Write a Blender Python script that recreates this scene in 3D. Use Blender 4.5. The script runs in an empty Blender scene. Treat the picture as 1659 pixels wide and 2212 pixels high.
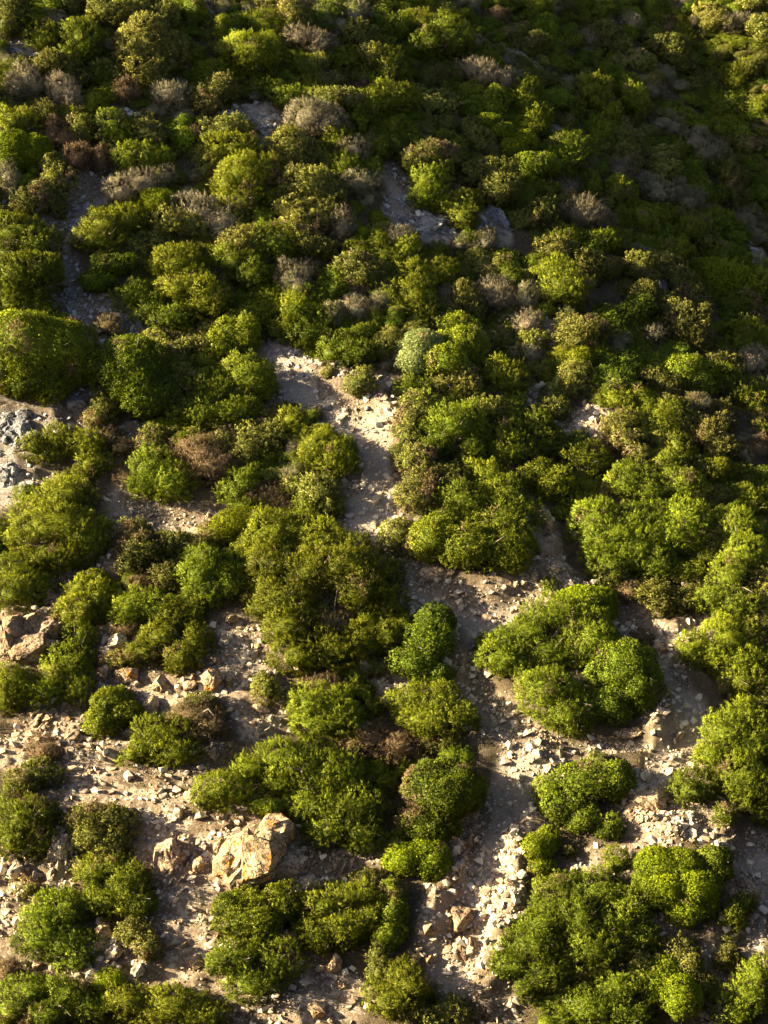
import bpy, bmesh, math, random
import numpy as np
from mathutils import Vector

# ------------------------------------------------------------------ camera, sky, sun, exposure
C = bpy.context.scene
CAM = np.array([0.0, 0.0, 30.0])
PITCH = math.radians(-14.0)
VFOV = math.radians(32.0)
cam_d = bpy.data.cameras.new('camera')
cam = bpy.data.objects.new('camera', cam_d)
C.collection.objects.link(cam)
cam.location = CAM
cam.rotation_euler = (math.radians(90) + PITCH, 0, 0)
cam_d.sensor_fit = 'VERTICAL'
cam_d.angle = VFOV
cam_d.clip_start = 0.5
cam_d.clip_end = 2000
C.camera = cam
C.render.resolution_x, C.render.resolution_y = 768, 1024

SUN_EL = math.radians(21.0)
SUN_AZ = math.radians(8.0)       # how far the sun stands on the viewer's side of due left
SUN = np.array([-math.cos(SUN_EL) * math.cos(SUN_AZ), -math.cos(SUN_EL) * math.sin(SUN_AZ), math.sin(SUN_EL)])
w = bpy.data.worlds.new('World')
C.world = w
w.use_nodes = True
nt = w.node_tree
sky = nt.nodes.new('ShaderNodeTexSky')
sky.sky_type = 'NISHITA'
sky.sun_disc = False
sky.sun_elevation = SUN_EL
sky.sun_rotation = math.atan2(SUN[0], SUN[1])
sky.air_density = 0.45
sky.dust_density = 1.5
sky.ozone_density = 0.4
nt.links.new(sky.outputs[0], nt.nodes['Background'].inputs[0])
nt.nodes['Background'].inputs[1].default_value = 0.05
sl = bpy.data.lights.new('sun', 'SUN')
sl.energy = 5.0
sl.angle = math.radians(0.5)
sl.color = (1.0, 0.85, 0.56)
so = bpy.data.objects.new('sun', sl)
C.collection.objects.link(so)
so.rotation_euler = Vector(SUN).to_track_quat('Z', 'Y').to_euler()
C.view_settings.view_transform = 'Standard'
C.view_settings.look = 'None'
C.view_settings.gamma = 1.0
C.view_settings.exposure = 2.65

rng = np.random.default_rng(7)

# ------------------------------------------------------------------ noise
def _h(ix, iy, iz, s):
    n = (ix.astype(np.int64) * 374761393 + iy.astype(np.int64) * 668265263 + iz.astype(np.int64) * 2147483647 + s * 974711) & 0xffffffff
    n = ((n ^ (n >> 13)) * 1274126177) & 0xffffffff
    n = ((n ^ (n >> 16)) * 2246822519) & 0xffffffff
    return ((n ^ (n >> 15)) & 0xffffff) / float(0xffffff)

def vnoise(x, y, z=None, s=0):
    """Value noise, -1..1."""
    if z is None:
        ix, iy = np.floor(x), np.floor(y)
        fx, fy = x - ix, y - iy
        fx, fy = fx * fx * (3 - 2 * fx), fy * fy * (3 - 2 * fy)
        o = np.zeros_like(ix)
        a, b = _h(ix, iy, o, s), _h(ix + 1, iy, o, s)
        c, d = _h(ix, iy + 1, o, s), _h(ix + 1, iy + 1, o, s)
        return 2 * ((a + (b - a) * fx) * (1 - fy) + (c + (d - c) * fx) * fy) - 1
    ix, iy, iz = np.floor(x), np.floor(y), np.floor(z)
    fx, fy, fz = x - ix, y - iy, z - iz
    fx, fy, fz = fx * fx * (3 - 2 * fx), fy * fy * (3 - 2 * fy), fz * fz * (3 - 2 * fz)
    r = 0
    for dz in (0, 1):
        a, b = _h(ix, iy, iz + dz, s), _h(ix + 1, iy, iz + dz, s)
        c, d = _h(ix, iy + 1, iz + dz, s), _h(ix + 1, iy + 1, iz + dz, s)
        p = (a + (b - a) * fx) * (1 - fy) + (c + (d - c) * fx) * fy
        r = r + p * (fz if dz else 1 - fz)
    return 2 * r - 1

def fbm(x, y, s=0, o=4):
    r, a = 0, 1.0
    for k in range(o):
        r = r + a * vnoise(x * 2 ** k + 17.3 * k, y * 2 ** k - 9.1 * k, None, s + k)
        a *= 0.5
    return r / 1.9

def worley(x, y, s=0):
    """Distance to the first and second feature point, and a random id of the first cell."""
    ix, iy = np.floor(x), np.floor(y)
    f1 = np.full(x.shape, 9.0); f2 = np.full(x.shape, 9.0); idn = np.zeros(x.shape)
    o = np.zeros_like(ix)
    for dx in (-1, 0, 1):
        for dy in (-1, 0, 1):
            cx, cy = ix + dx, iy + dy
            px, py = cx + _h(cx, cy, o, s), cy + _h(cx, cy, o, s + 1)
            d = np.hypot(px - x, py - y)
            hid = _h(cx, cy, o, s + 2)
            near = d < f1
            f2 = np.where(near, f1, np.minimum(f2, d))
            idn = np.where(near, hid, idn)
            f1 = np.where(near, d, f1)
    return f1, f2, idn

def sstep(a, b, x):
    t = np.clip((x - a) / (b - a), 0, 1)
    return t * t * (3 - 2 * t)

def softplus(x, k):
    return k * np.logaddexp(0, x / k)

# ------------------------------------------------------------------ the large shape of the hillside
TAN = math.tan(math.radians(38))
def base_height(x, y):
    z = 2.5 + TAN * (y - 47.6)
    z = z - TAN * softplus(y - 128, 8) * 0.85                     # hilltop
    z = z + TAN * softplus(30 - y, 3)                             # valley floor
    z = z + 2.6 * np.maximum(0, 15 - y) * (y < 15)                # the viewer's own side of the valley
    z = np.where(y < 1.5, np.minimum(z, 28.2), np.minimum(z, 28.2 + 500 * (y > 15)))
    s = (x - 0.5) * 0.9 + (y - 87) * 0.435                        # the flank that turns away from the sun
    z = z - 0.31 * softplus(s, 1.8) + 1.05 * softplus(s - 17.5, 1.5) - 0.55 * softplus(s - 40, 4.0)
    z = z - 0.29 * np.clip(x, -24, 30) * sstep(59, 84, y)               # the upper slope leans away from the sun
    q = -(x + 13) * 0.8 + (y - 74) * 0.5                          # unseen rise added beyond the left edge, to shade the top left
    z = z + 0.35 * softplus(q - 6, 2.0) - 0.30 * softplus(q - 22, 3.0)
    # folds and small gullies that run down the slope towards the right
    z = z + 0.75 * fbm(s / 3.4, (x * .435 - y * .9) / 15.0, 8, 3) * sstep(-14, -4, s)
    return z + 0.60 * fbm(x / 7.0, y / 7.0, 3, 3)

HT = math.tan(VFOV / 2)
cp, sp = math.cos(PITCH), math.sin(PITCH)
def ray(u, v):
    """Direction (unit forward depth) through a spot given in the photograph's 1659 x 2212 measure."""
    a = (u / 1659 - 0.5) * 2 * HT * 0.75
    b = (0.5 - v / 2212) * 2 * HT
    return np.array([a, cp - b * sp, sp + b * cp])
PXW = 2 * HT / 2212                                               # metres per photo unit at depth 1

def axis(lo, f0, f1, hi, st):
    fine = np.arange(f0, f1, st)
    def out(a, b):
        r, d, p = [], st * 1.3, a
        while abs(p - a) < abs(b - a):
            p = p + (d if b > a else -d); d *= 1.12; r.append(p)
        return np.array(r)
    return np.concatenate([out(f0, lo)[::-1], fine, out(fine[-1], hi)])
GX = axis(-420, -19, 27, 420, 0.08)
GY = axis(-160, 43, 112, 420, 0.085)
XX, YY = np.meshgrid(GX, GY)
HB = base_height(XX, YY)

def sample(G, x, y):
    x = np.asarray(x, float); y = np.asarray(y, float)
    i = np.clip(np.searchsorted(GX, x) - 1, 0, len(GX) - 2)
    j = np.clip(np.searchsorted(GY, y) - 1, 0, len(GY) - 2)
    fx = np.clip((x - GX[i]) / (GX[i + 1] - GX[i]), 0, 1); fy = np.clip((y - GY[j]) / (GY[j + 1] - GY[j]), 0, 1)
    return (G[j, i] * (1 - fx) + G[j, i + 1] * fx) * (1 - fy) + (G[j + 1, i] * (1 - fx) + G[j + 1, i + 1] * fx) * fy

TT = np.arange(38, 190, 0.06)
def at(u, v, h=0.0, G=None, rel=0.0):
    """Point on the ray through (u, v) whose height over the ground is h (+ rel x its own depth), and its depth."""
    G = HB if G is None else G
    d = ray(u, v)
    P = CAM + TT[:, None] * d
    c = P[:, 2] - sample(G, P[:, 0], P[:, 1]) - h - rel * TT
    k = np.argmax(c <= 0)
    if c[k] > 0: k = len(TT) - 1
    k = max(k, 1)
    f = c[k - 1] / (c[k - 1] - c[k] + 1e-9)
    t = TT[k - 1] + np.clip(f, 0, 1) * (TT[k] - TT[k - 1])
    return CAM + t * d, t

# ------------------------------------------------------------------ paths, scree and outcrops, traced on the ground
# (u, v, half width in photo units)
PATHS = [
    [(975,2230,50),(960,2150,48),(975,2070,45),(1010,2000,45),(1045,1930,42),(1050,1860,40),(1040,1800,38),(1065,1750,38),(1110,1700,40),(1160,1670,42),(1215,1635,40),(1262,1614,22),(1330,1604,13),(1400,1604,8)],
    [(1215,1635,34),(1130,1600,34),(1070,1550,32),(1030,1500,30),(1003,1450,28),(1005,1400,30),(1040,1360,36),(1080,1330,34),(1130,1305,26),(1210,1283,18)],
    [(1060,1345,34),(990,1310,40),(930,1260,48),(870,1215,50),(800,1170,55),(785,1110,62),(800,1040,52),(800,970,48),(755,910,44),(690,880,40),(620,850,34),(565,800,28)],
    [(1290,1310,16),(1340,1330,24),(1390,1370,30),(1440,1420,32),(1465,1480,30),(1500,1530,34),(1510,1570,40),(1470,1620,36),(1440,1670,40),(1450,1720,46),(1500,1770,40)],
    [(215,300,14),(225,350,18),(215,400,24),(185,450,32),(130,490,30),(115,530,24),(150,580,24),(160,630,32),(220,670,32),(300,705,34),(340,735,24),(400,770,12)],
    [(210,740,18),(205,800,22),(195,850,24),(170,890,30)],
    [(0,1180,16),(90,1290,18),(140,1240,24),(190,1200,22),(235,1160,20),(260,1110,22)],
    [(240,1060,18),(300,1090,26),(350,1110,30),(430,1115,22),(500,1100,14)],
    [(1650,1830,40),(1625,1900,40),(1615,1990,40),(1600,2060,38),(1560,2160,40),(1540,2230,40)],
    [(1250,330,12),(1215,300,12),(1190,320,10)],
]
# (u, v, ru, rv) ellipses of open stony ground
SCREE = [
    (520,1440,90,90),(440,1500,110,60),(330,1500,110,40),(230,1480,60,40),(130,1560,90,50),(560,1540,60,60),(300,1620,150,50),(150,1650,120,60),(60,1640,90,50),
    (220,1710,130,60),(360,1730,110,60),(440,1780,100,70),(350,1820,80,80),(400,1900,80,90),(390,2000,60,100),(340,2080,120,80),(240,2080,90,60),(130,2050,90,50),(40,1980,70,90),
    (110,1850,60,100),(20,1900,50,80),(560,1860,120,80),(680,1870,110,40),(760,1860,70,45),(440,2110,90,70),(640,2120,80,60),(700,2150,120,60),(560,2190,160,40),(480,2030,60,80),
    (1180,1650,90,50),(1130,1760,60,70),(1110,1840,50,60),(1060,1960,70,60),(1010,2050,70,60),(1060,2170,60,50),(980,1990,70,90),(1000,1900,50,70),
    (1330,1870,100,40),(1440,1790,120,40),(1530,1800,60,40),(1390,1730,60,60),(1600,1900,60,80),(1480,1700,50,70),(1430,2010,60,40),(1580,2090,60,90),
    (860,1230,70,30),(930,1290,80,35),(1000,1300,60,35),(1180,1190,40,80),(1200,1250,60,40),(1110,1270,60,20),(1290,1290,50,20),(1380,1350,60,35),(1470,1380,60,45),
    (790,860,110,45),(680,830,80,35),(620,780,50,30),(850,900,40,50),(800,1100,70,90),(60,910,80,55),(50,980,70,60),(20,1050,40,50),(150,940,60,40),(290,940,40,25),
    (1260,925,60,35),(1160,860,40,30),(560,255,50,26),(570,290,26,40),(480,225,40,16),(300,260,40,18),(50,100,40,12),(215,300,30,30),(180,400,60,50),(850,450,25,40),
    (1100,60,0,0),(1120,125,25,8),(1210,305,30,22),(60,470,80,22),(200,660,110,40),(560,740,40,30),(1640,560,25,30),(1190,725,20,30),(60,1370,80,60),(250,1390,40,40),
    (340,1110,110,30),(180,1220,70,40),(850,1480,50,40),(1010,1500,40,70),(1080,1560,80,50),(1230,1610,60,25),(1600,1980,40,80),
]
OUTCROP = [(70,1370,85,75),(920,500,60,32),(1060,490,40,34),(135,1840,40,80),(670,1870,80,50),(1180,1170,35,60),(1400,1745,55,45),(560,1850,60,60),(1190,1590,0,0),(980,1960,45,80),
           (1440,1560,60,50),(930,1250,60,30),(1590,1930,50,60),(1010,1790,40,60),(390,1870,40,60),(990,1420,30,60),(120,500,35,60),(150,600,30,50),(980,2010,50,60),(860,430,40,70)]
def ground_pt(u, v):
    p, t = at(u, v); return p[0], p[1], t * PXW
def poly_dist(pts):
    """Distance from every ground vertex to a widening path, in units of its half width."""
    out = np.full(XX.shape, 99.0)
    W = [(x, y, w * m) for (x, y, m), w in ((ground_pt(u, v), w) for u, v, w in pts)]
    for (x0, y0, w0), (x1, y1, w1) in zip(W[:-1], W[1:]):
        m = 3 + 2 * max(w0, w1)
        i0, i1 = np.searchsorted(GX, [min(x0, x1) - m, max(x0, x1) + m]); j0, j1 = np.searchsorted(GY, [min(y0, y1) - 2 * m, max(y0, y1) + 2 * m])
        X, Y = XX[j0:j1, i0:i1], YY[j0:j1, i0:i1]
        L = (x1 - x0) ** 2 + (y1 - y0) ** 2 + 1e-9
        t = np.clip(((X - x0) * (x1 - x0) + (Y - y0) * (y1 - y0)) / L, 0, 1)
        # the slope is seen foreshortened, so a path is as wide in depth as it looks tall over the slope
        d = np.hypot(X - x0 - t * (x1 - x0), (Y - y0 - t * (y1 - y0)) * 0.8) / (w0 + t * (w1 - w0))
        out[j0:j1, i0:i1] = np.minimum(out[j0:j1, i0:i1], d)
    return out
def ellipses(lst):
    out = np.full(XX.shape, 9.0)
    for u, v, ru, rv in lst:
        if ru < 2: continue
        x, y, m = ground_pt(u, v)
        _, y2, _ = ground_pt(u, v - rv)
        rx, ry = ru * m, max(abs(y2 - y), rv * m * .6)
        i0, i1 = np.searchsorted(GX, [x - 2.5 * rx, x + 2.5 * rx]); j0, j1 = np.searchsorted(GY, [y - 2.5 * ry, y + 2.5 * ry])
        d = np.hypot((XX[j0:j1, i0:i1] - x) / rx, (YY[j0:j1, i0:i1] - y) / ry)
        out[j0:j1, i0:i1] = np.minimum(out[j0:j1, i0:i1], d)
    return out
warp = 0.35 * fbm(XX / 1.1, YY / 1.1, 21, 3)
DP = np.full(XX.shape, 99.0)
for p in PATHS: DP = np.minimum(DP, poly_dist(p))
TRAIL = 1 - sstep(0.75, 1.25, DP + warp)
BARE = 1 - sstep(0.85, 1.35, ellipses(SCREE) + warp)
ROCKY = 1 - sstep(0.75, 1.15, ellipses(OUTCROP) + warp)
OPEN = np.maximum(np.maximum(BARE, ROCKY), TRAIL)

H = HB.copy()
H -= 0.30 * (1 - sstep(0.5, 1.5, DP + 0.3 * warp))                 # trodden notch
H += 0.17 * np.exp(-((DP - 1.75) / 0.45) ** 2)                     # banks beside it
HEAP = np.zeros(XX.shape)
for mu, mv, mr, mh in ((1165,1625,70,.45), (1120,1640,50,.35), (1075,1950,55,.30), (1480,1795,60,.40), (1100,1830,40,.15), (1200,1285,40,.3), (880,1560,1,0)):
    mx, my, mm = ground_pt(mu, mv)                                 # heaps of rubble
    hp = np.exp(-(((XX - mx) / (mr * mm)) ** 2 + ((YY - my) / (mr * mm)) ** 2)); H += mh * hp; HEAP = np.maximum(HEAP, hp * (mh > 0))
H += 0.16 * fbm(XX / 1.6, YY / 1.6, 31, 4) * (1 - 0.75 * TRAIL)
H += BARE * (1 - TRAIL) * 0.11 * np.sin(2 * math.pi * H / 0.55 + 5 * fbm(XX / 2.2, YY / 2.2, 35, 3))      # eroded ledges
f1, f2, cid = worley(XX / 0.34 + 0.3 * warp, YY / 0.34, 41)
H += BARE * (1 - TRAIL) * (0.06 * (cid > 0.45) * sstep(0.0, 0.25, f2 - f1) * (cid))
f1, f2, cid2 = worley(XX / 0.9 + YY * 0.5, YY / 0.55 - XX * 0.35, 51)  # tilted beds of the outcrops
H += ROCKY * (0.16 * cid2 * sstep(0.0, 0.16, f2 - f1) + 0.05 * fbm(XX / .3, YY / .3, 52, 3))
H += 0.06 * fbm(XX / 0.30, YY / 0.30, 61, 3) * OPEN
H += 0.10 * np.abs(fbm(XX / 0.8, YY / 0.8, 63, 3)) * OPEN * (1 - 0.4 * TRAIL)

# ------------------------------------------------------------------ materials
def new_mat(name):
    m = bpy.data.materials.new(name); m.use_nodes = True
    n = m.node_tree.nodes; p = n['Principled BSDF']
    return m, m.node_tree, n, p
def N(nt, typ, **kw):
    n = nt.nodes.new(typ)
    for k, v in kw.items(): setattr(n, k, v)
    return n
def mix_col(nt, fac, a, b, blend='MIX'):
    m = N(nt, 'ShaderNodeMix', data_type='RGBA', blend_type=blend)
    for sock, val in ((0, fac), (6, a), (7, b)):
        if hasattr(val, 'links'): nt.links.new(val, m.inputs[sock])
        elif isinstance(val, (int, float)): m.inputs[sock].default_value = val
        else: m.inputs[sock].default_value = (*val, 1)
    return m.outputs[2]
def attr(nt, name):
    return N(nt, 'ShaderNodeAttribute', attribute_name=name).outputs['Fac']
def noise_tex(nt, scale, detail=4, rough=0.6, vec=None):
    t = N(nt, 'ShaderNodeTexNoise'); t.inputs['Scale'].default_value = scale; t.inputs['Detail'].default_value = detail; t.inputs['Roughness'].default_value = rough
    if vec is not None: nt.links.new(vec, t.inputs['Vector'])
    return t.outputs['Fac']
def ramp(nt, fac, stops):
    r = N(nt, 'ShaderNodeValToRGB'); e = r.color_ramp.elements
    for i, (p, c) in enumerate(stops):
        el = e[i] if i < 2 else e.new(p)
        el.position = p; el.color = (*c, 1) if len(c) == 3 else c
    nt.links.new(fac, r.inputs[0]); return r.outputs[0]
def bump(nt, p, h, strength, dist):
    b = N(nt, 'ShaderNodeBump'); b.inputs['Strength'].default_value = strength; b.inputs['Distance'].default_value = dist
    nt.links.new(h, b.inputs['Height']); nt.links.new(b.outputs[0], p.inputs['Normal'])

def leaf_mat(name, dark, light, brown, trans=0.32, spec=0.06, hue=0.014, val=0.45):
    m, nt, n, p = new_mat(name)
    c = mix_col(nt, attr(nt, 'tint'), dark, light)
    c = mix_col(nt, attr(nt, 'brown'), c, brown)
    oi = N(nt, 'ShaderNodeObjectInfo')
    mr = N(nt, 'ShaderNodeMapRange'); mr.inputs[3].default_value = 0.5 - hue; mr.inputs[4].default_value = 0.5 + hue
    nt.links.new(oi.outputs['Random'], mr.inputs[0])
    wn = N(nt, 'ShaderNodeTexWhiteNoise', noise_dimensions='1D'); nt.links.new(oi.outputs['Random'], wn.inputs['W'])
    mv = N(nt, 'ShaderNodeMapRange'); mv.inputs[3].default_value = 1 - val * .5; mv.inputs[4].default_value = 1 + val * .5
    nt.links.new(wn.outputs['Value'], mv.inputs[0])
    hs = N(nt, 'ShaderNodeHueSaturation'); nt.links.new(mr.outputs[0], hs.inputs['Hue']); nt.links.new(mv.outputs[0], hs.inputs['Value']); nt.links.new(c, hs.inputs['Color'])
    nt.links.new(hs.outputs[0], p.inputs['Base Color'])
    # each spray is lit by the way its clump faces as much as by the single leaf
    an = N(nt, 'ShaderNodeAttribute', attribute_name='facing'); vt = N(nt, 'ShaderNodeVectorTransform', vector_type='NORMAL', convert_from='OBJECT', convert_to='WORLD')
    nt.links.new(an.outputs['Vector'], vt.inputs[0]); ge = N(nt, 'ShaderNodeNewGeometry')
    sc = N(nt, 'ShaderNodeVectorMath', operation='SCALE'); sc.inputs[3].default_value = 2.8; nt.links.new(vt.outputs[0], sc.inputs[0])
    ad = N(nt, 'ShaderNodeVectorMath', operation='ADD'); nt.links.new(sc.outputs[0], ad.inputs[0]); nt.links.new(ge.outputs['Normal'], ad.inputs[1])
    no = N(nt, 'ShaderNodeVectorMath', operation='NORMALIZE'); nt.links.new(ad.outputs[0], no.inputs[0]); nt.links.new(no.outputs[0], p.inputs['Normal'])
    p.inputs['Roughness'].default_value = 0.55; p.inputs['Specular IOR Level'].default_value = spec
    t = N(nt, 'ShaderNodeBsdfTranslucent'); hs2 = N(nt, 'ShaderNodeHueSaturation'); hs2.inputs['Hue'].default_value = 0.49; hs2.inputs['Saturation'].default_value = 1.1; hs2.inputs['Value'].default_value = 1.5
    nt.links.new(hs.outputs[0], hs2.inputs['Color']); nt.links.new(hs2.outputs[0], t.inputs['Color'])
    mx = N(nt, 'ShaderNodeMixShader'); mx.inputs[0].default_value = trans
    nt.links.new(p.outputs[0], mx.inputs[1]); nt.links.new(t.outputs[0], mx.inputs[2])
    nt.links.new(mx.outputs[0], n['Material Output'].inputs['Surface'])
    return m
BROWN = (0.26, 0.175, 0.085)
MAT = {
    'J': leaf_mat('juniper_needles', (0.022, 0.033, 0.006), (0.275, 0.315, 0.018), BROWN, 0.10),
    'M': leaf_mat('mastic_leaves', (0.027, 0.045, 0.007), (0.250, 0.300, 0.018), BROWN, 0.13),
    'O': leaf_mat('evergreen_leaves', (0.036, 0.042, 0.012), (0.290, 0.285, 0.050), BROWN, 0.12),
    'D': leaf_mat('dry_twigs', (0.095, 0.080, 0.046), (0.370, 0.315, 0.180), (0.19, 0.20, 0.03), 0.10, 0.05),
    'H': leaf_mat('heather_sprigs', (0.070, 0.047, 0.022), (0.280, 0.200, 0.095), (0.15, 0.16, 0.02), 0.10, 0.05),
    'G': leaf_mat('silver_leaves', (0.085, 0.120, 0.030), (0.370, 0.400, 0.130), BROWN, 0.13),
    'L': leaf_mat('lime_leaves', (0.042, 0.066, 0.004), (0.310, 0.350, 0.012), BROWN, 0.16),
}
def bark():
    m, nt, n, p = new_mat('grey_brown_bark')
    f = noise_tex(nt, 6, 5)
    nt.links.new(ramp(nt, f, [(0.3, (0.075, 0.055, 0.04)), (0.7, (0.21, 0.165, 0.125))]), p.inputs['Base Color'])
    p.inputs['Roughness'].default_value = 0.9; bump(nt, p, f, 0.5, 0.02)
    return m
BARK = bark()
def rock_mat(name, a, b, c, lichen, amount):
    m, nt, n, p = new_mat(name)
    tc = N(nt, 'ShaderNodeTexCoord'); g = N(nt, 'ShaderNodeNewGeometry')
    big = noise_tex(nt, 1.7, 5, 0.62, g.outputs['Position']); fine = noise_tex(nt, 11, 5, 0.7, g.outputs['Position'])
    col = ramp(nt, big, [(0.32, a), (0.52, b), (0.72, c)])
    col = mix_col(nt, ramp(nt, fine, [(0.35, (0.9, 0.9, 0.9)), (0.55, (0, 0, 0))]), col, tuple(x * 0.55 for x in a))
    oi = N(nt, 'ShaderNodeObjectInfo')
    li = noise_tex(nt, 2.6, 4, 0.7, g.outputs['Position'])
    lim = ramp(nt, li, [(0.62 - amount, (0, 0, 0)), (0.68 - amount, (1, 1, 1))])
    col = mix_col(nt, lim, col, lichen)
    mv = N(nt, 'ShaderNodeMapRange'); mv.inputs[3].default_value = 0.75; mv.inputs[4].default_value = 1.2; nt.links.new(oi.outputs['Random'], mv.inputs[0])
    hs = N(nt, 'ShaderNodeHueSaturation'); nt.links.new(mv.outputs[0], hs.inputs['Value']); nt.links.new(col, hs.inputs['Color'])
    nt.links.new(hs.outputs[0], p.inputs['Base Color']); p.inputs['Roughness'].default_value = 0.85; p.inputs['Specular IOR Level'].default_value = 0.25
    # joints: thin dark cracks between the beds
    wob = N(nt, 'ShaderNodeVectorMath', operation='ADD'); nz = N(nt, 'ShaderNodeTexNoise'); nz.inputs['Scale'].default_value = 3.0; nt.links.new(g.outputs['Position'], nz.inputs['Vector'])
    nt.links.new(g.outputs['Position'], wob.inputs[0]); nt.links.new(nz.outputs['Color'], wob.inputs[1])
    mp = N(nt, 'ShaderNodeMapping'); mp.inputs['Rotation'].default_value = (0, math.radians(50), 0); mp.inputs['Scale'].default_value = (0.7, 1.3, 2.6); nt.links.new(wob.outputs[0], mp.inputs[0])
    vo = N(nt, 'ShaderNodeTexVoronoi', feature='DISTANCE_TO_EDGE'); vo.inputs['Scale'].default_value = 1.0; nt.links.new(mp.outputs[0], vo.inputs['Vector'])
    ck = ramp(nt, vo.outputs['Distance'], [(0.0, (0, 0, 0)), (0.045, (1, 1, 1))])
    c2 = mix_col(nt, ck, tuple(q * .4 for q in a), hs.outputs[0]); nt.links.new(c2, p.inputs['Base Color'])
    hh = N(nt, 'ShaderNodeMath', operation='MULTIPLY_ADD'); nt.links.new(ck, hh.inputs[0]); hh.inputs[1].default_value = .8; nt.links.new(fine, hh.inputs[2])
    bump(nt, p, hh.outputs[0], 0.8, 0.06)
    return m
ROCKM = {
    'tan': rock_mat('tan_schist', (0.23, 0.145, 0.083), (0.42, 0.29, 0.17), (0.53, 0.40, 0.26), (0.46, 0.24, 0.07), -0.02),
    'lichen': rock_mat('lichened_schist', (0.25, 0.165, 0.09), (0.45, 0.32, 0.18), (0.55, 0.43, 0.28), (0.46, 0.18, 0.016), 0.06),
    'grey': rock_mat('grey_rock', (0.15, 0.146, 0.14), (0.26, 0.25, 0.238), (0.38, 0.365, 0.335), (0.30, 0.26, 0.19), 0.02),  # grey rock; part of the grey stands in for skylit shade
    'pale': rock_mat('pale_limestone', (0.34, 0.265, 0.18), (0.52, 0.415, 0.28), (0.60, 0.505, 0.36), (0.42, 0.28, 0.12), 0.0),
}
def ground_mat():
    m, nt, n, p = new_mat('stony_soil')
    g = N(nt, 'ShaderNodeNewGeometry'); P = g.outputs['Position']
    n1 = noise_tex(nt, 0.9, 6, 0.65, P); n2 = noise_tex(nt, 9, 5, 0.7, P); n3 = noise_tex(nt, 34, 3, 0.7, P)
    vo = N(nt, 'ShaderNodeTexVoronoi'); vo.inputs['Scale'].default_value = 9; nt.links.new(P, vo.inputs['Vector'])
    sep = N(nt, 'ShaderNodeSeparateColor'); nt.links.new(vo.outputs['Color'], sep.inputs[0])
    soil = ramp(nt, n1, [(0.3, (0.17, 0.112, 0.066)), (0.7, (0.34, 0.24, 0.155))])
    soil = mix_col(nt, ramp(nt, n2, [(0.4, (0, 0, 0)), (0.7, (0.7, 0.7, 0.7))]), soil, (0.36, 0.28, 0.20))
    chip = ramp(nt, sep.outputs[0], [(0.45, (0, 0, 0)), (0.62, (1, 1, 1))])
    chipc = ramp(nt, sep.outputs[1], [(0.0, (0.32, 0.25, 0.17)), (1.0, (0.56, 0.47, 0.35))])
    bare = mix_col(nt, chip, soil, chipc)
    trail = ramp(nt, n2, [(0.3, (0.33, 0.262, 0.19)), (0.75, (0.52, 0.435, 0.34))])
    trail = mix_col(nt, ramp(nt, n3, [(0.5, (0, 0, 0)), (0.75, (1, 1, 1))]), trail, (0.47, 0.42, 0.35))
    trail = mix_col(nt, ramp(nt, sep.outputs[0], [(0.55, (0, 0, 0)), (0.75, (.8, .8, .8))]), trail, chipc)
    trail = mix_col(nt, ramp(nt, n1, [(0.45, (0, 0, 0)), (0.7, (.55, .55, .55))]), trail, (0.22, 0.145, 0.088))
    rock = ramp(nt, n1, [(0.3, (0.25, 0.17, 0.105)), (0.5, (0.40, 0.29, 0.185)), (0.72, (0.50, 0.40, 0.28))])
    rock = mix_col(nt, ramp(nt, n2, [(0.55, (0, 0, 0)), (0.72, (0.8, 0.8, 0.8))]), rock, (0.17, 0.13, 0.09))
    litter = ramp(nt, n2, [(0.3, (0.045, 0.034, 0.020)), (0.7, (0.13, 0.098, 0.062))])
    c = mix_col(nt, attr(nt, 'bare'), litter, bare)
    c = mix_col(nt, attr(nt, 'trail'), c, trail)
    c = mix_col(nt, attr(nt, 'rocky'), c, rock)
    c = mix_col(nt, attr(nt, 'shade_grey'), c, mix_col(nt, 0.5, c, (0.27, 0.26, 0.245)))  # skylit shade mixed into the ground colour as grey
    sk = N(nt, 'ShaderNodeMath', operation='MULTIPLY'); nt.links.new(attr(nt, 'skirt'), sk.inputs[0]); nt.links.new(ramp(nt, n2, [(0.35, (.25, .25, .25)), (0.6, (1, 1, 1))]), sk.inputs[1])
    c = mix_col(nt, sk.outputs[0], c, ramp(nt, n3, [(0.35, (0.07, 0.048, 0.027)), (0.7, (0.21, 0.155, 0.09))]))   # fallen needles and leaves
    nt.links.new(c, p.inputs['Base Color']); p.inputs['Roughness'].default_value = 0.95; p.inputs['Specular IOR Level'].default_value = 0.1
    ad = N(nt, 'ShaderNodeMath', operation='ADD'); nt.links.new(n2, ad.inputs[0]); nt.links.new(n3, ad.inputs[1])
    bump(nt, p, ad.outputs[0], 0.9, 0.09)
    return m

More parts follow.
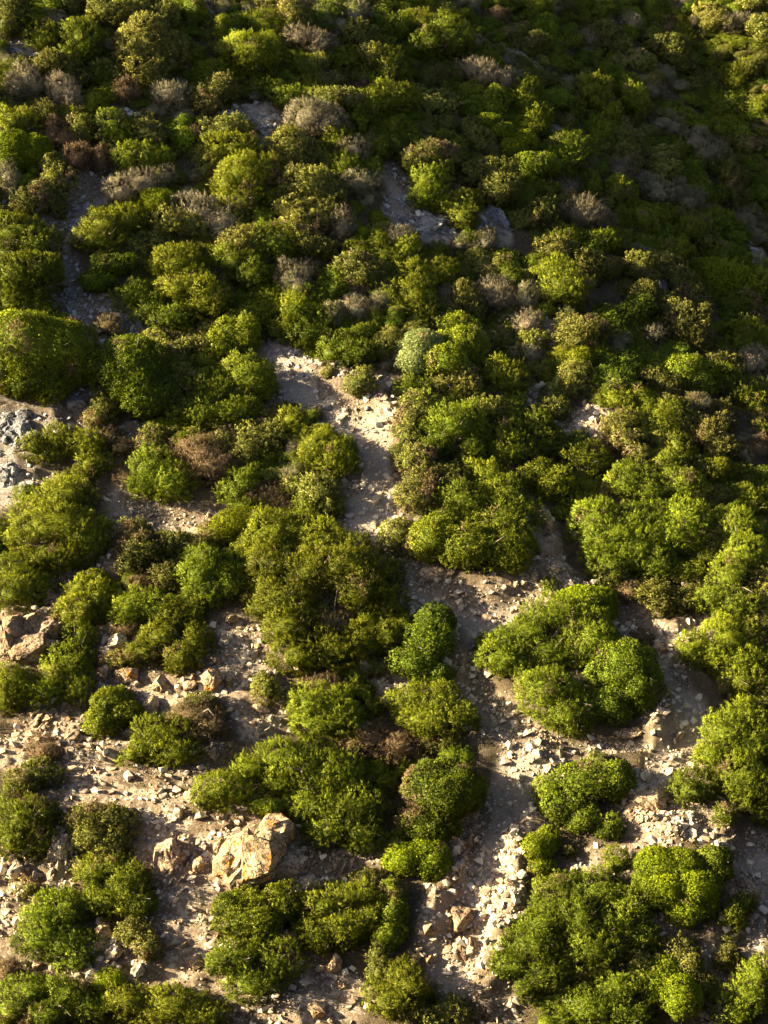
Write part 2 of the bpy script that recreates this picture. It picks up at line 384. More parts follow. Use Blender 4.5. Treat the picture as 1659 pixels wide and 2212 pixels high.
# ------------------------------------------------------------------ building meshes
def mesh_from(name, V, F, mat, attrs=None, smooth=False, dom='FACE'):
    """V (n,3); F (m,k) all faces with k corners."""
    me = bpy.data.meshes.new(name)
    V = np.ascontiguousarray(V, np.float32); F = np.ascontiguousarray(F, np.int32)
    k = F.shape[1]
    me.vertices.add(len(V)); me.vertices.foreach_set('co', V.ravel())
    me.loops.add(F.size); me.loops.foreach_set('vertex_index', F.ravel())
    me.polygons.add(len(F)); me.polygons.foreach_set('loop_start', np.arange(0, F.size, k, dtype=np.int32))
    try: me.polygons.foreach_set('loop_total', np.full(len(F), k, np.int32))
    except Exception: pass
    me.update(calc_edges=True)
    me.polygons.foreach_set('use_smooth', np.full(len(F), smooth))
    for a, val in (attrs or {}).items():
        if np.ndim(val) == 2:
            me.attributes.new(a, 'FLOAT_VECTOR', dom).data.foreach_set('vector', np.ascontiguousarray(val, np.float32).ravel())
        else:
            me.attributes.new(a, 'FLOAT', dom).data.foreach_set('value', np.ascontiguousarray(val, np.float32))
    if mat: me.materials.append(mat)
    return me
def link(name, me, parent=None):
    o = bpy.data.objects.new(name, me); C.collection.objects.link(o)
    if parent is not None: o.parent = parent
    return o
def tag(o, label, cat=None, group=None, kind=None):
    if label: o['label'] = label
    if cat: o['category'] = cat
    if group: o['group'] = group
    if kind: o['kind'] = kind
    return o

# the ground
nx, ny = len(GX), len(GY)
V = np.stack([XX.ravel(), YY.ravel(), H.ravel()], 1)
ii = (np.arange(ny - 1)[:, None] * nx + np.arange(nx - 1)[None, :]).ravel()
F = np.stack([ii, ii + 1, ii + nx + 1, ii + nx], 1)
SHADE_GREY = np.clip(sstep(66, 71, YY - 0.35 * XX + 1.5 * warp) * 0.8 + 0.9 * sstep(3, 0, np.hypot(XX + 13.5, (YY - 66) * .5)), 0, 1)  # where open upper ground is greyed to imitate skylit shade
gm = mesh_from('hillside_ground', V, F, ground_mat(), {'bare': BARE.ravel(), 'trail': TRAIL.ravel(), 'rocky': ROCKY.ravel(), 'shade_grey': (SHADE_GREY * OPEN).ravel()}, True, 'POINT')
ground = tag(link('hillside_ground', gm), 'steep stony hillside of brown soil crossed by worn footpaths', None, None, 'structure')

def unit(a):
    return a / (np.linalg.norm(a, axis=-1, keepdims=True) + 1e-9)
UP = np.array([0, 0, 1.0])
ICO = None
def ico(sub):
    bm = bmesh.new(); bmesh.ops.create_icosphere(bm, subdivisions=sub, radius=1)
    v = np.array([x.co[:] for x in bm.verts]); f = np.array([[q.index for q in x.verts] for x in bm.faces]); bm.free()
    return v, f
ICO_V, ICO_F = ico(3)

# leaf styles: clumps per square metre, leaves per clump, clump length, leaf length, leaf width, how far the clump leans up, spread, envelope noise
STYLE = {
    'J': dict(n=330, vox=.130, k=27, cl=.16, rad=.056, L=.070, W=.024, up=.40, sp=.42, amp=.22, fr=1.4),
    'M': dict(n=420, vox=.085, k=12, cl=.085, rad=.040, L=.050, W=.036, up=.25, sp=.9, amp=.19, fr=1.05),
    'O': dict(n=330, vox=.130, k=24, cl=.13, rad=.056, L=.056, W=.038, up=.30, sp=.7, amp=.20, fr=1.5),
    'D': dict(n=300, vox=.115, k=18, cl=.17, rad=.050, L=.10, W=.014, up=.6, sp=.40, amp=.17, fr=1.5),
    'H': dict(n=300, vox=.115, k=18, cl=.13, rad=.050, L=.08, W=.017, up=.7, sp=.5, amp=.14, fr=1.7),
}
STYLE['G'] = STYLE['L'] = dict(n=620, vox=.070, k=11, cl=.06, rad=.034, L=.044, W=.032, up=.2, sp=.9, amp=.10, fr=1.2)
def foliage(lobes, kind, r, ground_fn=None, size=1.0, dens=1.0, brown=0.0, tone=0.0):
    brown += .03
    """Leaves over the surface of a heap of lobes: lobes (n,6) = centre, radii. Returns V, F, tint, brown."""
    st = STYLE[kind]
    lobes = np.asarray(lobes, float)
    # smaller billows on each lobe make the outline uneven
    ext = []
    for c in lobes:
        m = max(3, int(5 + 3 * (min(c[3:]) > .8))) if kind not in 'MLG' else 6 if kind == 'M' else 3
        for _ in range(m):
            d = unit(r.normal(size=3) + np.array([0, -.25, .45]))
            q = r.uniform(.28, .52)
            if kind in 'MLG': q = r.uniform(.32, .58) if kind == 'M' else r.uniform(.45, .62)
            ext.append(np.concatenate([c[:3] + d * c[3:] * ((0.93 if kind not in 'MLG' else .86 if kind == 'M' else .80) - q * .62), c[3:] * q * r.uniform(.85, 1.15, 3)]))
    main = lobes.copy(); main[:, 3:] *= 0.90
    LB = np.concatenate([main, np.array(ext)])
    sid = int(r.integers(1, 9999))
    Pn, Nn, T = [], [], []
    for i, c in enumerate(LB):
        a = 4 * math.pi * ((c[3] * c[4]) ** 1.6 + (c[3] * c[5]) ** 1.6 + (c[4] * c[5]) ** 1.6) ** (1 / 1.6) / 3 ** (1 / 1.6)
        m = max(8, int(a * st['n'] / size ** 2))
        d = unit(r.normal(size=(m, 3)))
        p = c[:3] + d * c[3:]
        nn = unit(d / c[3:])
        keep = np.ones(m, bool)
        for j, e in enumerate(LB):
            if j == i or np.abs(e[:3] - c[:3]).max() > e[3:].max() + c[3:].max(): continue
            keep &= (((p - e[:3]) / e[3:]) ** 2).sum(1) > 0.80
        Pn.append(p[keep]); Nn.append(nn[keep]); T.append(np.full(keep.sum(), r.normal(0, .10)))
    P, Nr, T = np.concatenate(Pn), np.concatenate(Nn), np.concatenate(T)
    # one tuft to each small cell of the surface, so that tufts stand apart with gaps between them
    cell = np.floor(P / (st['vox'] * size)).astype(np.int64); key = (cell[:, 0] * 73856093) ^ (cell[:, 1] * 19349663) ^ (cell[:, 2] * 83492791)
    order = r.permutation(len(P)); _, first = np.unique(key[order], return_index=True); pick = order[first]
    if dens < 1: pick = pick[r.random(len(pick)) < dens]
    P, Nr, T = P[pick], Nr[pick], T[pick]
    f = st['fr']
    nz = vnoise(P[:, 0] * f, P[:, 1] * f, P[:, 2] * f, sid) + .6 * vnoise(P[:, 0] * f * 2.3, P[:, 1] * f * 2.3, P[:, 2] * f * 2.3, sid + 1) + .55 * vnoise(P[:, 0] * f * 5, P[:, 1] * f * 5, P[:, 2] * f * 5, sid + 2)
    P = P + Nr * (st['amp'] * nz)[:, None]
    if ground_fn is not None:
        gz = ground_fn(P[:, 0], P[:, 1])
        k = P[:, 2] > gz - 0.03
        P, Nr, T, nz = P[k], Nr[k], T[k], nz[k]
    n, K = len(P), st['k']
    big = vnoise(P[:, 0] * .8, P[:, 1] * .8, P[:, 2] * .8, sid + 5)
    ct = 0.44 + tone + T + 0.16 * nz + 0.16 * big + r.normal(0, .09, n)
    bq = vnoise(P[:, 0] * 1.1, P[:, 1] * 1.1, P[:, 2] * 1.1, sid + 9) + .4 * vnoise(P[:, 0] * 4, P[:, 1] * 4, P[:, 2] * 4, sid + 11)
    cb = sstep(0.75 - brown, 1.05 - brown, bq + 0.15 * r.normal(size=n))
    A = unit(Nr * .8 + UP * st['up'] + r.normal(size=(n, 3)) * .38)
    cl = st['cl'] * size * r.uniform(.6, 1.35, n)
    t = r.uniform(-.45, 1, (n, K))
    rad = st['rad'] * size * (1.15 - .85 * np.clip(t, 0, 1))
    off = r.normal(size=(n, K, 3))
    B = P[:, None] + A[:, None] * (t * cl[:, None])[..., None] + off * rad[..., None] * .62
    D = unit(A[:, None] + off * st['sp'] * .75 + r.normal(size=(n, K, 3)) * .25)
    Wd = unit(np.cross(D, r.normal(size=(n, K, 3))))
    L = st['L'] * size * r.uniform(.65, 1.3, (n, K, 1)); Wi = st['W'] * size * r.uniform(.7, 1.25, (n, K, 1))
    v0 = B - Wd * Wi * .5; v1 = B + Wd * Wi * .5; v2 = B + D * L
    if kind in 'MOGL':
        m0 = B + D * L * .5 - Wd * Wi * .6; m1 = B + D * L * .5 + Wd * Wi * .6
        VV = np.stack([B, m1, v2, m0], 2).reshape(-1, 3); k = 4
    else:
        VV = np.stack([v0, v1, v2], 2).reshape(-1, 3); k = 3
    FF = np.arange(len(VV)).reshape(-1, k)
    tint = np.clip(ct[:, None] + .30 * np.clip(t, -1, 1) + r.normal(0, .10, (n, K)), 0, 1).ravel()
    br = np.clip(cb[:, None] * .9 + (r.random((n, K)) < .03 + .1 * brown) * .5, 0, 1).ravel()
    fac = unit(Nr[:, None] * .75 + A[:, None] * .3 + off * .26 + A[:, None] * (.45 * t)[..., None]).reshape(-1, 3)
    return VV, FF, tint, br, LB, fac
def inner_mass(LB, kind, r, scale=.80):
    """The dense leafy inside of a crown, so that no light falls through it."""
    V, F, o = [], [], 0
    k = 4 if kind in 'MOGL' else 3
    for c in LB:
        v = ICO_V * (1 + .10 * vnoise(ICO_V[:, 0] * 3 + c[0], ICO_V[:, 1] * 3 + c[1], ICO_V[:, 2] * 3 + c[2], 3))[:, None]
        V.append(c[:3] + v * c[3:] * scale); F.append(ICO_F + o); o += len(v)
    F = np.concatenate(F)
    if k == 4: F = np.concatenate([F, F[:, 2:3]], 1)
    return np.concatenate(V), F
def tube(pts, rad, seg=5):
    pts = np.asarray(pts); V, F = [], []
    for i, p in enumerate(pts):
        d = unit((pts[min(i + 1, len(pts) - 1)] - pts[max(i - 1, 0)])[None])[0]
        a = unit(np.cross(d, [.3, .8, .5])[None])[0]; b = np.cross(d, a)
        for s in range(seg):
            q = 2 * math.pi * s / seg; V.append(p + (a * math.cos(q) + b * math.sin(q)) * rad[i])
    for i in range(len(pts) - 1):
        for s in range(seg):
            F.append([i * seg + s, i * seg + (s + 1) % seg, (i + 1) * seg + (s + 1) % seg, (i + 1) * seg + s])
    return np.array(V), np.array(F)
def branches(lobes, base, r):
    V, F, o = [], [], 0
    for c in lobes:
        for _ in range(5):
            d = unit(r.normal(size=3) + np.array([0, -.2, .3])); tip = c[:3] + d * c[3:] * r.uniform(.85, 1.16)
            mid = base * .45 + c[:3] * .55 + r.normal(size=3) * .15 * c[3]
            pts = [base + r.normal(size=3) * .05, base * .6 + mid * .4 + r.normal(size=3) * .06, mid, mid * .4 + tip * .6 + r.normal(size=3) * .08 * c[3], tip]
            v, f = tube(pts, np.array([.08, .06, .04, .024, .008]) * min(1.4, .5 + c[3] * .6)); V.append(v); F.append(f + o); o += len(v)
    return np.concatenate(V), np.concatenate(F)
EMPTY_NAME = {'J': 'juniper_bush', 'M': 'mastic_shrub', 'L': 'mastic_shrub', 'G': 'silver_shrub', 'O': 'evergreen_shrub', 'D': 'dry_shrub', 'H': 'heather_shrub'}
CATEGORY = {'J': 'juniper', 'M': 'shrub', 'L': 'shrub', 'G': 'shrub', 'O': 'shrub', 'D': 'dry shrub', 'H': 'heather'}
gfn = lambda x, y: sample(H, x, y)
BUSHES = []      # dicts with what labels and later scatter need
def k_mesh(name, V, F, mat, tint, br, core, fac):
    cv, cf = core
    nV, nF = len(V), len(F)
    V = np.concatenate([V, cv]); 
    if F.shape[1] == 4 and cf.shape[1] == 4:
        # triangles of the inside as quads with a midpoint would be degenerate: keep them as thin kites
        e = (V[nV + cf[:, 1] - 0] + V[nV + cf[:, 2] - 0]) / 2
        idx = np.arange(len(e)) + len(V)
        V = np.concatenate([V, e]); cf = np.stack([cf[:, 0] + nV, cf[:, 1] + nV, idx, cf[:, 2] + nV], 1)
    else: cf = cf + nV
    fn = unit(np.cross(V[cf[:, 1]] - V[cf[:, 0]], V[cf[:, -1]] - V[cf[:, 0]]))
    fac = np.concatenate([fac, fn])
    F = np.concatenate([F, cf])
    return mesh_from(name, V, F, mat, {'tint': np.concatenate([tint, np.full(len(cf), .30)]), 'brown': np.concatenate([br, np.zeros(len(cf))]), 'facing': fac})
def build_bush(kind, spots, label, ref=None, brown=0.0, tone=0.0, hi=0.33, group=None, name=None):
    """spots: (u, v, ru, rv) of each lobe as the photograph shows it; every lobe stands on the ground below it, at its own distance."""
    r = np.random.default_rng(int(spots[0][0] * 7 + spots[0][1] * 13) + 5)
    lobes = []
    for s in spots:
        u, v, ru = s[:3]; rv = s[3] if len(s) > 3 else ru
        _, t = at(u, v, 0, H)
        gk = 1.05 + .09 * (1 - sstep(1150, 1450, np.array(v)))
        rx, rz = gk * ru * t * PXW, gk * rv * t * PXW
        ry = (rx + rz) / 2
        lift = hi + .25 * (1 - sstep(500, 900, np.array(v))) + .30 * sstep(-40, 120, np.array((u - 850) * .62 - v * .78 + 330)) * (v < 800)
        p, t = at(u, v, lift * (rz + ry) / 2 + .05, H)
        lobes.append([*p, rx, ry, rz])
    lobes = np.array(lobes)
    size = 1.0 if t < 62 else min(1.35, 1 + (t - 62) * .012)
    if lobes[:, 3].max() < .55: size *= .8
    V, F, tint, br, LB, fac = foliage(lobes, kind, r, gfn, size, 1.0, brown, tone)
    cx, cy = np.average(lobes[:, 0], weights=lobes[:, 3]), np.average(lobes[:, 1], weights=lobes[:, 3])
    base = np.array([cx, cy, float(gfn(cx, cy)) - .05])
    root = bpy.data.objects.new(name or EMPTY_NAME[kind], None); C.collection.objects.link(root); root.location = base
    core = inner_mass(LB[:len(lobes)], kind, r, .70 if kind in 'DHJO' else .80)
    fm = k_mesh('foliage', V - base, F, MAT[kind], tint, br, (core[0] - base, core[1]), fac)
    link('foliage', fm, root)
    bv, bf = branches(lobes, base, r)
    link('branches', mesh_from('branches', bv - base, bf, BARK, smooth=True), root)
    tag(root, label, CATEGORY[kind], group)
    sp = np.array([(s[0], s[1], s[2], s[3] if len(s) > 3 else s[2]) for s in spots])
    BUSHES.append(dict(root=root, kind=kind, label=label, ref=ref, spots=sp, u=float(sp[:, 0].mean()), v=float(sp[:, 1].mean()), lobes=lobes, leaves=len(F)))
    return root

# ------------------------------------------------------------------ the bushes the photograph shows one by one
# kind, sheet column, sheet row (each sheet is a quarter-wide crop measured in half units), lobes x,y,rx,ry, label, short reference, extras
def spots_of(qx, qy, s):
    out = []
    for part in s.split():
        a = [float(q) for q in part.split(',')]
        if len(a) == 3: a.append(a[2])
        out.append((qx * 829.5 + a[0] / 2, qy * 553 + a[1] / 2, a[2] / 2, a[3] / 2))
    return out
B = [
# ---- top row, first sheet
('O',0,0,'640,190,110,95 590,240,85,75 720,215,80,75 650,310,90,60','tall bushy olive green shrub high on the slope above the pale stony clearing','the tall olive shrub',dict(brown=.15)),
('J',0,0,'1090,240,112,72 1045,225,65,50 1130,280,65,42','isolated round topped juniper like a small umbrella tree over a dark hollow','the umbrella shaped juniper',{}),
('D',0,0,'1345,515,95,75 1420,540,75,60','largest pale grey dry twiggy bush, beside the small rock slide near the top','the large pale dry bush',{}),
('D',0,0,'255,400,48,65 300,425,42,65','upright grey dry shrub with drooping tops below the upper boulder field',None,{}),
('J',0,0,'70,530,75,50 25,560,50,45','low dark juniper on the left edge above the vivid green bush',None,{}),
('L',0,0,'60,640,85,70 150,650,75,60 30,705,60,50','vivid bright green leafy bush on the left edge of the upper slope','the vivid green edge bush',dict(brown=.05)),
('J',0,0,'560,690,65,60 640,690,85,62 700,695,45,45','dark juniper thicket just right of the upper footpath bend','the upper path thicket',{}),
('O',0,0,'555,637,34,27','tiny rounded shrub perched behind the upper path thicket',None,{}),
('J',0,0,'480,560,75,60 515,595,55,48','spiky dark green juniper beside the start of the upper footpath',None,dict(tone=-.15)),
('O',0,0,'215,712,50,45 235,780,64,48 180,700,30,30','olive and brown shrub leaning beside the upper footpath, below the vivid green edge bush',None,dict(brown=.35)),
('O',0,0,'120,880,72,52 200,850,60,60 250,880,40,50','brownish green shrub on the left of the grey worn path',None,dict(brown=.5)),
('D',0,0,'40,785,52,60 60,830,40,40','brown dry bush at the left edge beside the grey worn path',None,{}),
('D',0,0,'740,415,75,50 700,410,40,30','tan dry bush on the edge of the upper stony clearing','the tan dry bush',{}),
('O',0,0,'960,400,70,60 885,415,60,50 900,450,60,40','half brown half green shrub in the middle of the upper stony clearing',None,dict(brown=.4)),
('O',0,0,'980,565,105,52 1040,575,60,48 930,560,40,40','wide rounded olive mound with a brown patch below the upper stony clearing','the wide olive mound',dict(brown=.3)),
('M',0,0,'790,602,52,40 760,600,30,28','small yellow green cushion shrub left of the wide olive mound',None,dict(tone=.1)),
('J',0,0,'1020,650,95,50 940,660,62,50','low juniper hedge directly below the wide olive mound',None,{}),
('J',0,0,'1060,760,112,80 1000,800,80,70 1150,745,72,60 1060,860,92,60','massive yellow green juniper in the middle of the upper slope','the massive upper juniper',dict(tone=.08)),
('L',0,0,'680,872,75,58 730,900,40,40','bright round yellow green bush below the long dry hedge',None,{}),
('D',0,0,'520,840,60,50 620,795,80,48 700,768,65,38','long pale dry hedge running uphill beside the upper footpath','the long dry hedge',dict(brown=.3)),
('O',0,0,'740,955,72,50 830,970,62,50','lime and grey mottled shrub under the bright round yellow green bush',None,dict(brown=.2)),
('J',0,0,'455,980,92,60 420,1045,90,52 560,960,62,60','dark leafy juniper beside the grey path, shaded on its lower side',None,{}),
('O',0,0,'1340,810,112,72 1420,835,75,60 1275,830,60,60','broad leathery green shrub right of the massive upper juniper','the broad leathery shrub',{}),
('O',0,0,'1260,912,80,60 1370,920,82,60 1300,985,90,60','brown tinged shrub mass directly below the broad leathery shrub',None,dict(brown=.35)),
('D',0,0,'1480,985,55,58','round grey brown dry shrub right of the brown tinged shrub mass',None,{}),
('O',0,0,'1060,1050,92,60 1000,1060,60,50','glossy leaved olive shrub at the lower end of the upper slope, left of centre',None,dict(tone=.08)),
('O',0,0,'1340,1060,72,52 1400,1080,60,40','olive shrub with a grey crest above the silver twigs',None,dict(brown=.3)),
('J',0,0,'70,1010,112,60 160,1060,80,60 40,1080,82,50','big dark juniper on the left edge beside the grey path','the dark left edge juniper',dict(tone=-.1)),
('J',0,0,'1240,435,52,36 1300,420,50,30','small round juniper above the large pale dry bush',None,{}),
('O',0,0,'1430,430,92,40 1520,440,62,40','long low sunlit shrub behind the large pale dry bush',None,dict(tone=.05,brown=.1)),
('J',0,0,'1600,460,62,60','leafy juniper right of the large pale dry bush',None,{}),
('O',0,0,'1560,165,62,52 1600,250,62,50','yellow green shrub pair on the crest right of the pale wind combed hedge',None,dict(brown=.1)),
('D',0,0,'1300,165,62,36 1380,195,55,48','pale wind combed dry hedge behind the umbrella shaped juniper','the wind combed hedge',{}),
('O',0,0,'1270,60,60,68 1300,100,40,40','light olive shrub standing at the top edge of the hill left of centre',None,dict(brown=.25)),
('O',0,0,'1250,632,82,60 1285,680,62,42','mixed green shrub below the large pale dry bush',None,dict(brown=.25)),
('J',0,0,'960,125,28,48','single pointed young juniper like a tiny cypress near the top edge','the tiny pointed juniper',{}),
('O',0,0,'220,285,82,50 345,340,60,32 300,310,50,36','sloping olive shrub below the upper boulder field',None,dict(brown=.2)),
('J',0,0,'70,290,42,32','small bright juniper among boulders at the upper left edge',None,{}),
('J',0,0,'350,190,72,88 310,250,52,50','dark upright juniper with sunlit tips beside the tall olive shrub',None,dict(tone=-.05)),
('O',0,0,'50,55,58,66 30,110,45,55','brownish shrub in the very top left corner',None,dict(brown=.4)),
('O',0,0,'470,55,92,60 580,60,82,50 690,75,62,52','glossy dark shrub with glittering leaves along the top edge',None,dict()),
('D',0,0,'1550,800,74,40 1600,790,50,30','pale low dry mat right of the broad leathery shrub',None,{}),
('D',0,0,'1520,655,62,42','grey dry shrub with a rusty foot below the leafy juniper',None,{}),
('J',0,0,'1490,722,64,50','small dense juniper above the pale low dry mat',None,{}),
('J',0,0,'1460,610,62,40','small spreading juniper right of the mixed green shrub',None,dict(tone=.08)),
('M',0,0,'1635,645,55,32','low lime cushion on the slope right of the rusty footed dry shrub',None,{}),
('O',0,0,'350,570,52,60 330,540,40,30','grey green shrub left of the spiky dark juniper at the upper path',None,dict(brown=.4)),
('H',0,0,'540,402,62,48','dark low heather on the stony clearing below the tall olive shrub',None,dict(tone=-.2)),
('D',0,0,'110,350,60,50 60,380,60,50 150,380,50,40','grey dry scrub in shade left of the upright grey dry shrub',None,dict(tone=-.1)),
('H',0,0,'430,700,45,60 330,690,60,55','dull brown scrub in the fork above the grey worn path',None,dict(tone=-.1)),
# ---- top row, second sheet
('J',1,0,'250,120,62,48 280,180,92,78 200,190,72,70','dark juniper with one sunlit yellow cap near the top centre','the yellow capped juniper',dict(tone=-.05)),
('J',1,0,'70,130,52,52','juniper with glittering tips just left of the yellow capped juniper',None,{}),
('J',1,0,'20,290,52,68 30,430,82,58 70,430,60,42','tall juniper clump with sunlit sprays above the shaded gully',None,{}),
('D',1,0,'390,300,62,40 440,330,52,48 520,352,46,44','sunlit pale shrub crest on the edge of the shaded flank','the pale shrub crest',dict(brown=.4)),
('J',1,0,'610,410,62,50 600,460,58,42 650,475,50,40 660,540,60,60','round sunlit juniper crown just right of the pale shrub crest','the round sunlit crown',{}),
('J',1,0,'905,390,64,48 930,440,62,50 975,482,52,42','left one of the twin sunlit juniper crowns on the shaded flank','the twin crowns',{}),
('J',1,0,'1055,390,64,42 1085,440,62,60','right one of the twin sunlit juniper crowns on the shaded flank',None,{}),
('L',1,0,'460,530,55,36 515,570,52,42','shiny green bush with a bright stripe of leaves below the round sunlit crown',None,{}),
('L',1,0,'600,612,62,42 560,645,52,42','second shiny green bush, lower than the one with the bright stripe',None,{}),
('O',1,0,'230,665,92,48 150,692,72,52 300,690,40,40','sunlit mound with a bald brown cap in the middle of the slope','the brown capped mound',dict(brown=.45)),
('J',1,0,'190,790,64,60 180,850,64,52 240,745,42,42','golden green juniper pouring down below the brown capped mound','the golden juniper',dict(tone=.1)),
('O',1,0,'470,760,92,60 400,762,60,50 500,830,82,60','leathery shrub with yellow leaf edges right of the golden juniper',None,dict(brown=.2)),
('M',1,0,'650,715,92,40 620,748,60,30','smooth sloping mat of fine green leaves right of the brown capped mound',None,{}),
('D',1,0,'840,640,36,30 862,690,42,42','sunlit tan tuft with a lime cap on the shaded flank','the lime capped tuft',dict(brown=.4)),
('O',1,0,'1030,622,46,44 1045,682,48,48 1060,720,40,40','pale olive column shrub right of the lime capped tuft',None,dict(brown=.2)),
('D',1,0,'1010,745,52,46','round grey dry shrub below the pale olive column shrub',None,{}),
('J',1,0,'900,800,42,46','small sunlit juniper spray left of the round grey dry shrub',None,dict(tone=.1)),
('J',1,0,'1000,810,42,46 1010,840,50,50','small feathery juniper right below the round grey dry shrub',None,{}),
('D',1,0,'1160,810,58,40 1180,840,50,40','silvery dry shrub catching the sun alone in the shaded slope',None,{}),
('D',1,0,'1270,830,32,40 1340,850,34,30 1310,880,60,40','pair of dry tufts right of the silvery dry shrub',None,{}),
('O',1,0,'1440,720,62,28 1500,760,52,58 1512,850,42,60','sunlit shrub ridge draped down the slope near the right edge','the draped shrub ridge',dict(brown=.3)),
('O',1,0,'1300,940,36,36 1350,990,52,50 1392,1042,42,40','sunlit yellow brown strip of shrub running downhill near the right edge','the yellow brown strip',dict(brown=.5)),
('J',1,0,'920,1035,55,38','round bright juniper above the leaning olive shrub mass',None,dict(tone=.1)),
('J',1,0,'1000,1040,55,48','dark juniper touching the round bright juniper on its right side',None,{}),
('O',1,0,'735,1080,72,42','flat yellowish shrub top left of the round bright juniper',None,dict(brown=.35)),
('J',1,0,'1260,1090,74,40','leafy juniper top below the yellow brown strip',None,dict(tone=.05)),
('J',1,0,'100,1080,52,48','sunlit juniper below the shaded grey outcrop',None,{}),
('D',1,0,'860,930,82,62 930,960,60,50','big grey twiggy shrub in the shade left of the yellow brown strip','the big grey twiggy shrub',dict(tone=-.1)),
('O',1,0,'680,930,62,62','mottled green and grey shrub right of the shaded outcrop',None,dict(brown=.2)),
('O',1,0,'1240,225,72,62 1290,270,60,50','grey green dome shrub standing above the twin crowns in deep shade',None,{}),
('O',1,0,'1600,20,62,28 1560,30,40,20','sunlit shrub at the very top right corner',None,dict(tone=.15)),
('O',1,0,'1625,115,62,40 1640,150,40,40','broad sunlit shrub on the right edge below the top right corner',None,dict(tone=.15)),
('D',1,0,'1500,108,50,26 1550,95,50,22','tan sunlit dry shrub beside the broad sunlit shrub at the top right',None,{}),
('O',1,0,'1440,95,60,36 1400,60,50,30','sunlit shrub band at the upper limit of the shaded flank',None,dict(tone=.1)),
# ---- second row, first sheet
('M',0,1,'120,420,190,170 250,430,160,140 40,470,120,130 150,540,140,82','huge smooth rounded mastic dome on the left edge above the grey boulders','the huge left dome',dict(brown=.18,hi=.3)),
('M',0,1,'570,520,155,150 640,600,115,105','dark shaded mastic dome with a clean rounded side right of the huge left dome','the shaded mastic dome',dict(tone=-.1)),
('O',0,1,'740,460,82,70 800,400,82,50 760,560,82,80 680,370,70,40 770,650,60,60','sunlit leafy face of shrubs joined to the shaded mastic dome',None,dict(brown=.15,tone=.05)),
('J',0,1,'900,600,122,82 1080,540,112,90 1000,670,122,70 870,680,112,60','wide sprawling juniper ending beside the middle footpath','the wide sprawling juniper',{}),
('M',0,1,'1030,285,62,42 1000,340,82,60 960,390,62,46 1072,340,52,70','slanting lime green ridge bush above the wide sprawling juniper','the slanting lime bush',dict(tone=.08)),
('J',0,1,'780,60,112,80 820,150,112,80 900,195,102,80','large sunlit feathery juniper mass in the upper middle of the slope','the upper middle juniper mass',dict(tone=.06)),
('J',0,1,'1020,30,92,60 1080,90,72,60','thick juniper crown right of the upper middle juniper mass',None,{}),
('J',0,1,'580,180,82,60 740,270,92,50 660,230,80,50','dark drooping juniper above the washed out grey path',None,dict(tone=-.12)),
('M',0,1,'490,40,82,50 420,110,82,52','smooth green shrub on the right bank of the grey path',None,{}),
('J',0,1,'70,100,92,100 190,80,80,70 50,200,62,50','sunlit juniper at the left edge above the huge left dome',None,dict(brown=.05)),
('D',0,1,'1520,205,52,40 1440,270,42,60 1540,245,52,50','cluster of rosy grey dry shrubs with upright tops in mid slope','the rosy dry cluster',dict(brown=.35)),
('J',0,1,'1480,380,92,50 1540,430,92,60 1440,420,62,50','bright juniper on the upper lip of the middle footpath clearing','the path lip juniper',dict(tone=.05)),
('O',0,1,'1420,507,27,26','small lime tuft on the reddish bank of the middle footpath',None,dict(tone=.15)),
('O',0,1,'1545,560,48,46 1575,530,35,40','ragged small shrub on the reddish bank of the middle footpath',None,dict(brown=.4)),
('H',0,1,'470,305,56,40 500,330,35,30','orange brown low shrub at the foot of the washed out grey path','the orange brown shrub',dict(tone=.15)),
('H',0,1,'320,302,44,26','small rusty tuft touching the top of the huge left dome',None,{}),
('O',0,1,'450,655,52,48 430,705,62,42','half bare shrub with a lime top in front of the shaded mastic dome',None,dict(brown=.35)),
('J',0,1,'170,820,68,52 250,800,62,50 215,860,62,42','feathery juniper with pointed sprays beside the grey boulders','the boulder side juniper',{}),
('J',0,1,'370,820,78,60 400,905,62,52','dense juniper touching the boulder side juniper on its right',None,{}),
('J',0,1,'660,920,92,60 640,985,82,60 740,985,92,60','broad juniper left of the brown heathery mound','the broad middle juniper',{}),
('H',0,1,'870,860,132,60 900,915,122,60 800,850,82,42','wide brown heathery mound with a green crest in the middle left','the brown heathery mound',dict(brown=.4)),
('J',0,1,'1060,960,74,48 1050,1010,82,62 1070,1070,72,40','freestanding tufted juniper right of the brown heathery mound','the tufted juniper',dict(tone=.08)),
('J',0,1,'1360,855,72,68 1400,830,52,52 1440,880,62,62','pale tufted juniper against the dark side of the middle footpath','the pale tufted juniper',dict(tone=.1)),
('O',0,1,'1290,1000,72,48 1380,1035,82,60 1420,1080,60,50','grey crested shrub with lime patches left of the middle footpath',None,dict(brown=.35)),
('J',0,1,'1240,665,42,30 1262,712,62,42','two tiered small juniper overhanging the middle footpath',None,{}),
('J',0,1,'1355,690,36,30','little dark juniper cushion alone on the middle footpath','the path cushion',dict(tone=-.1)),
('O',0,1,'1100,765,62,42 1180,770,62,42 1140,800,60,40','curved shrub roll under the wide sprawling juniper',None,dict(brown=.15)),
('O',0,1,'650,820,72,42 700,770,72,32','brown topped shrub beside the white stone',None,dict(brown=.5)),
('O',0,1,'1530,40,72,50 1580,80,72,50','olive shrub with grey tips above the rosy dry cluster',None,dict(brown=.3)),
('J',0,1,'1495,860,48,60 1440,800,40,40 1500,900,40,50','dark juniper on the left bank of the middle footpath',None,dict(tone=-.15)),
('H',0,1,'480,780,45,40 440,750,50,40 530,830,50,30','low brown heather patch between the boulders and the white stone',None,{}),
# ---- second row, second sheet
('G',1,1,'165,390,92,65 140,455,72,60 205,465,62,50','silver green rounded dome, the palest bush of the slope','the silver green dome',dict(tone=.1)),
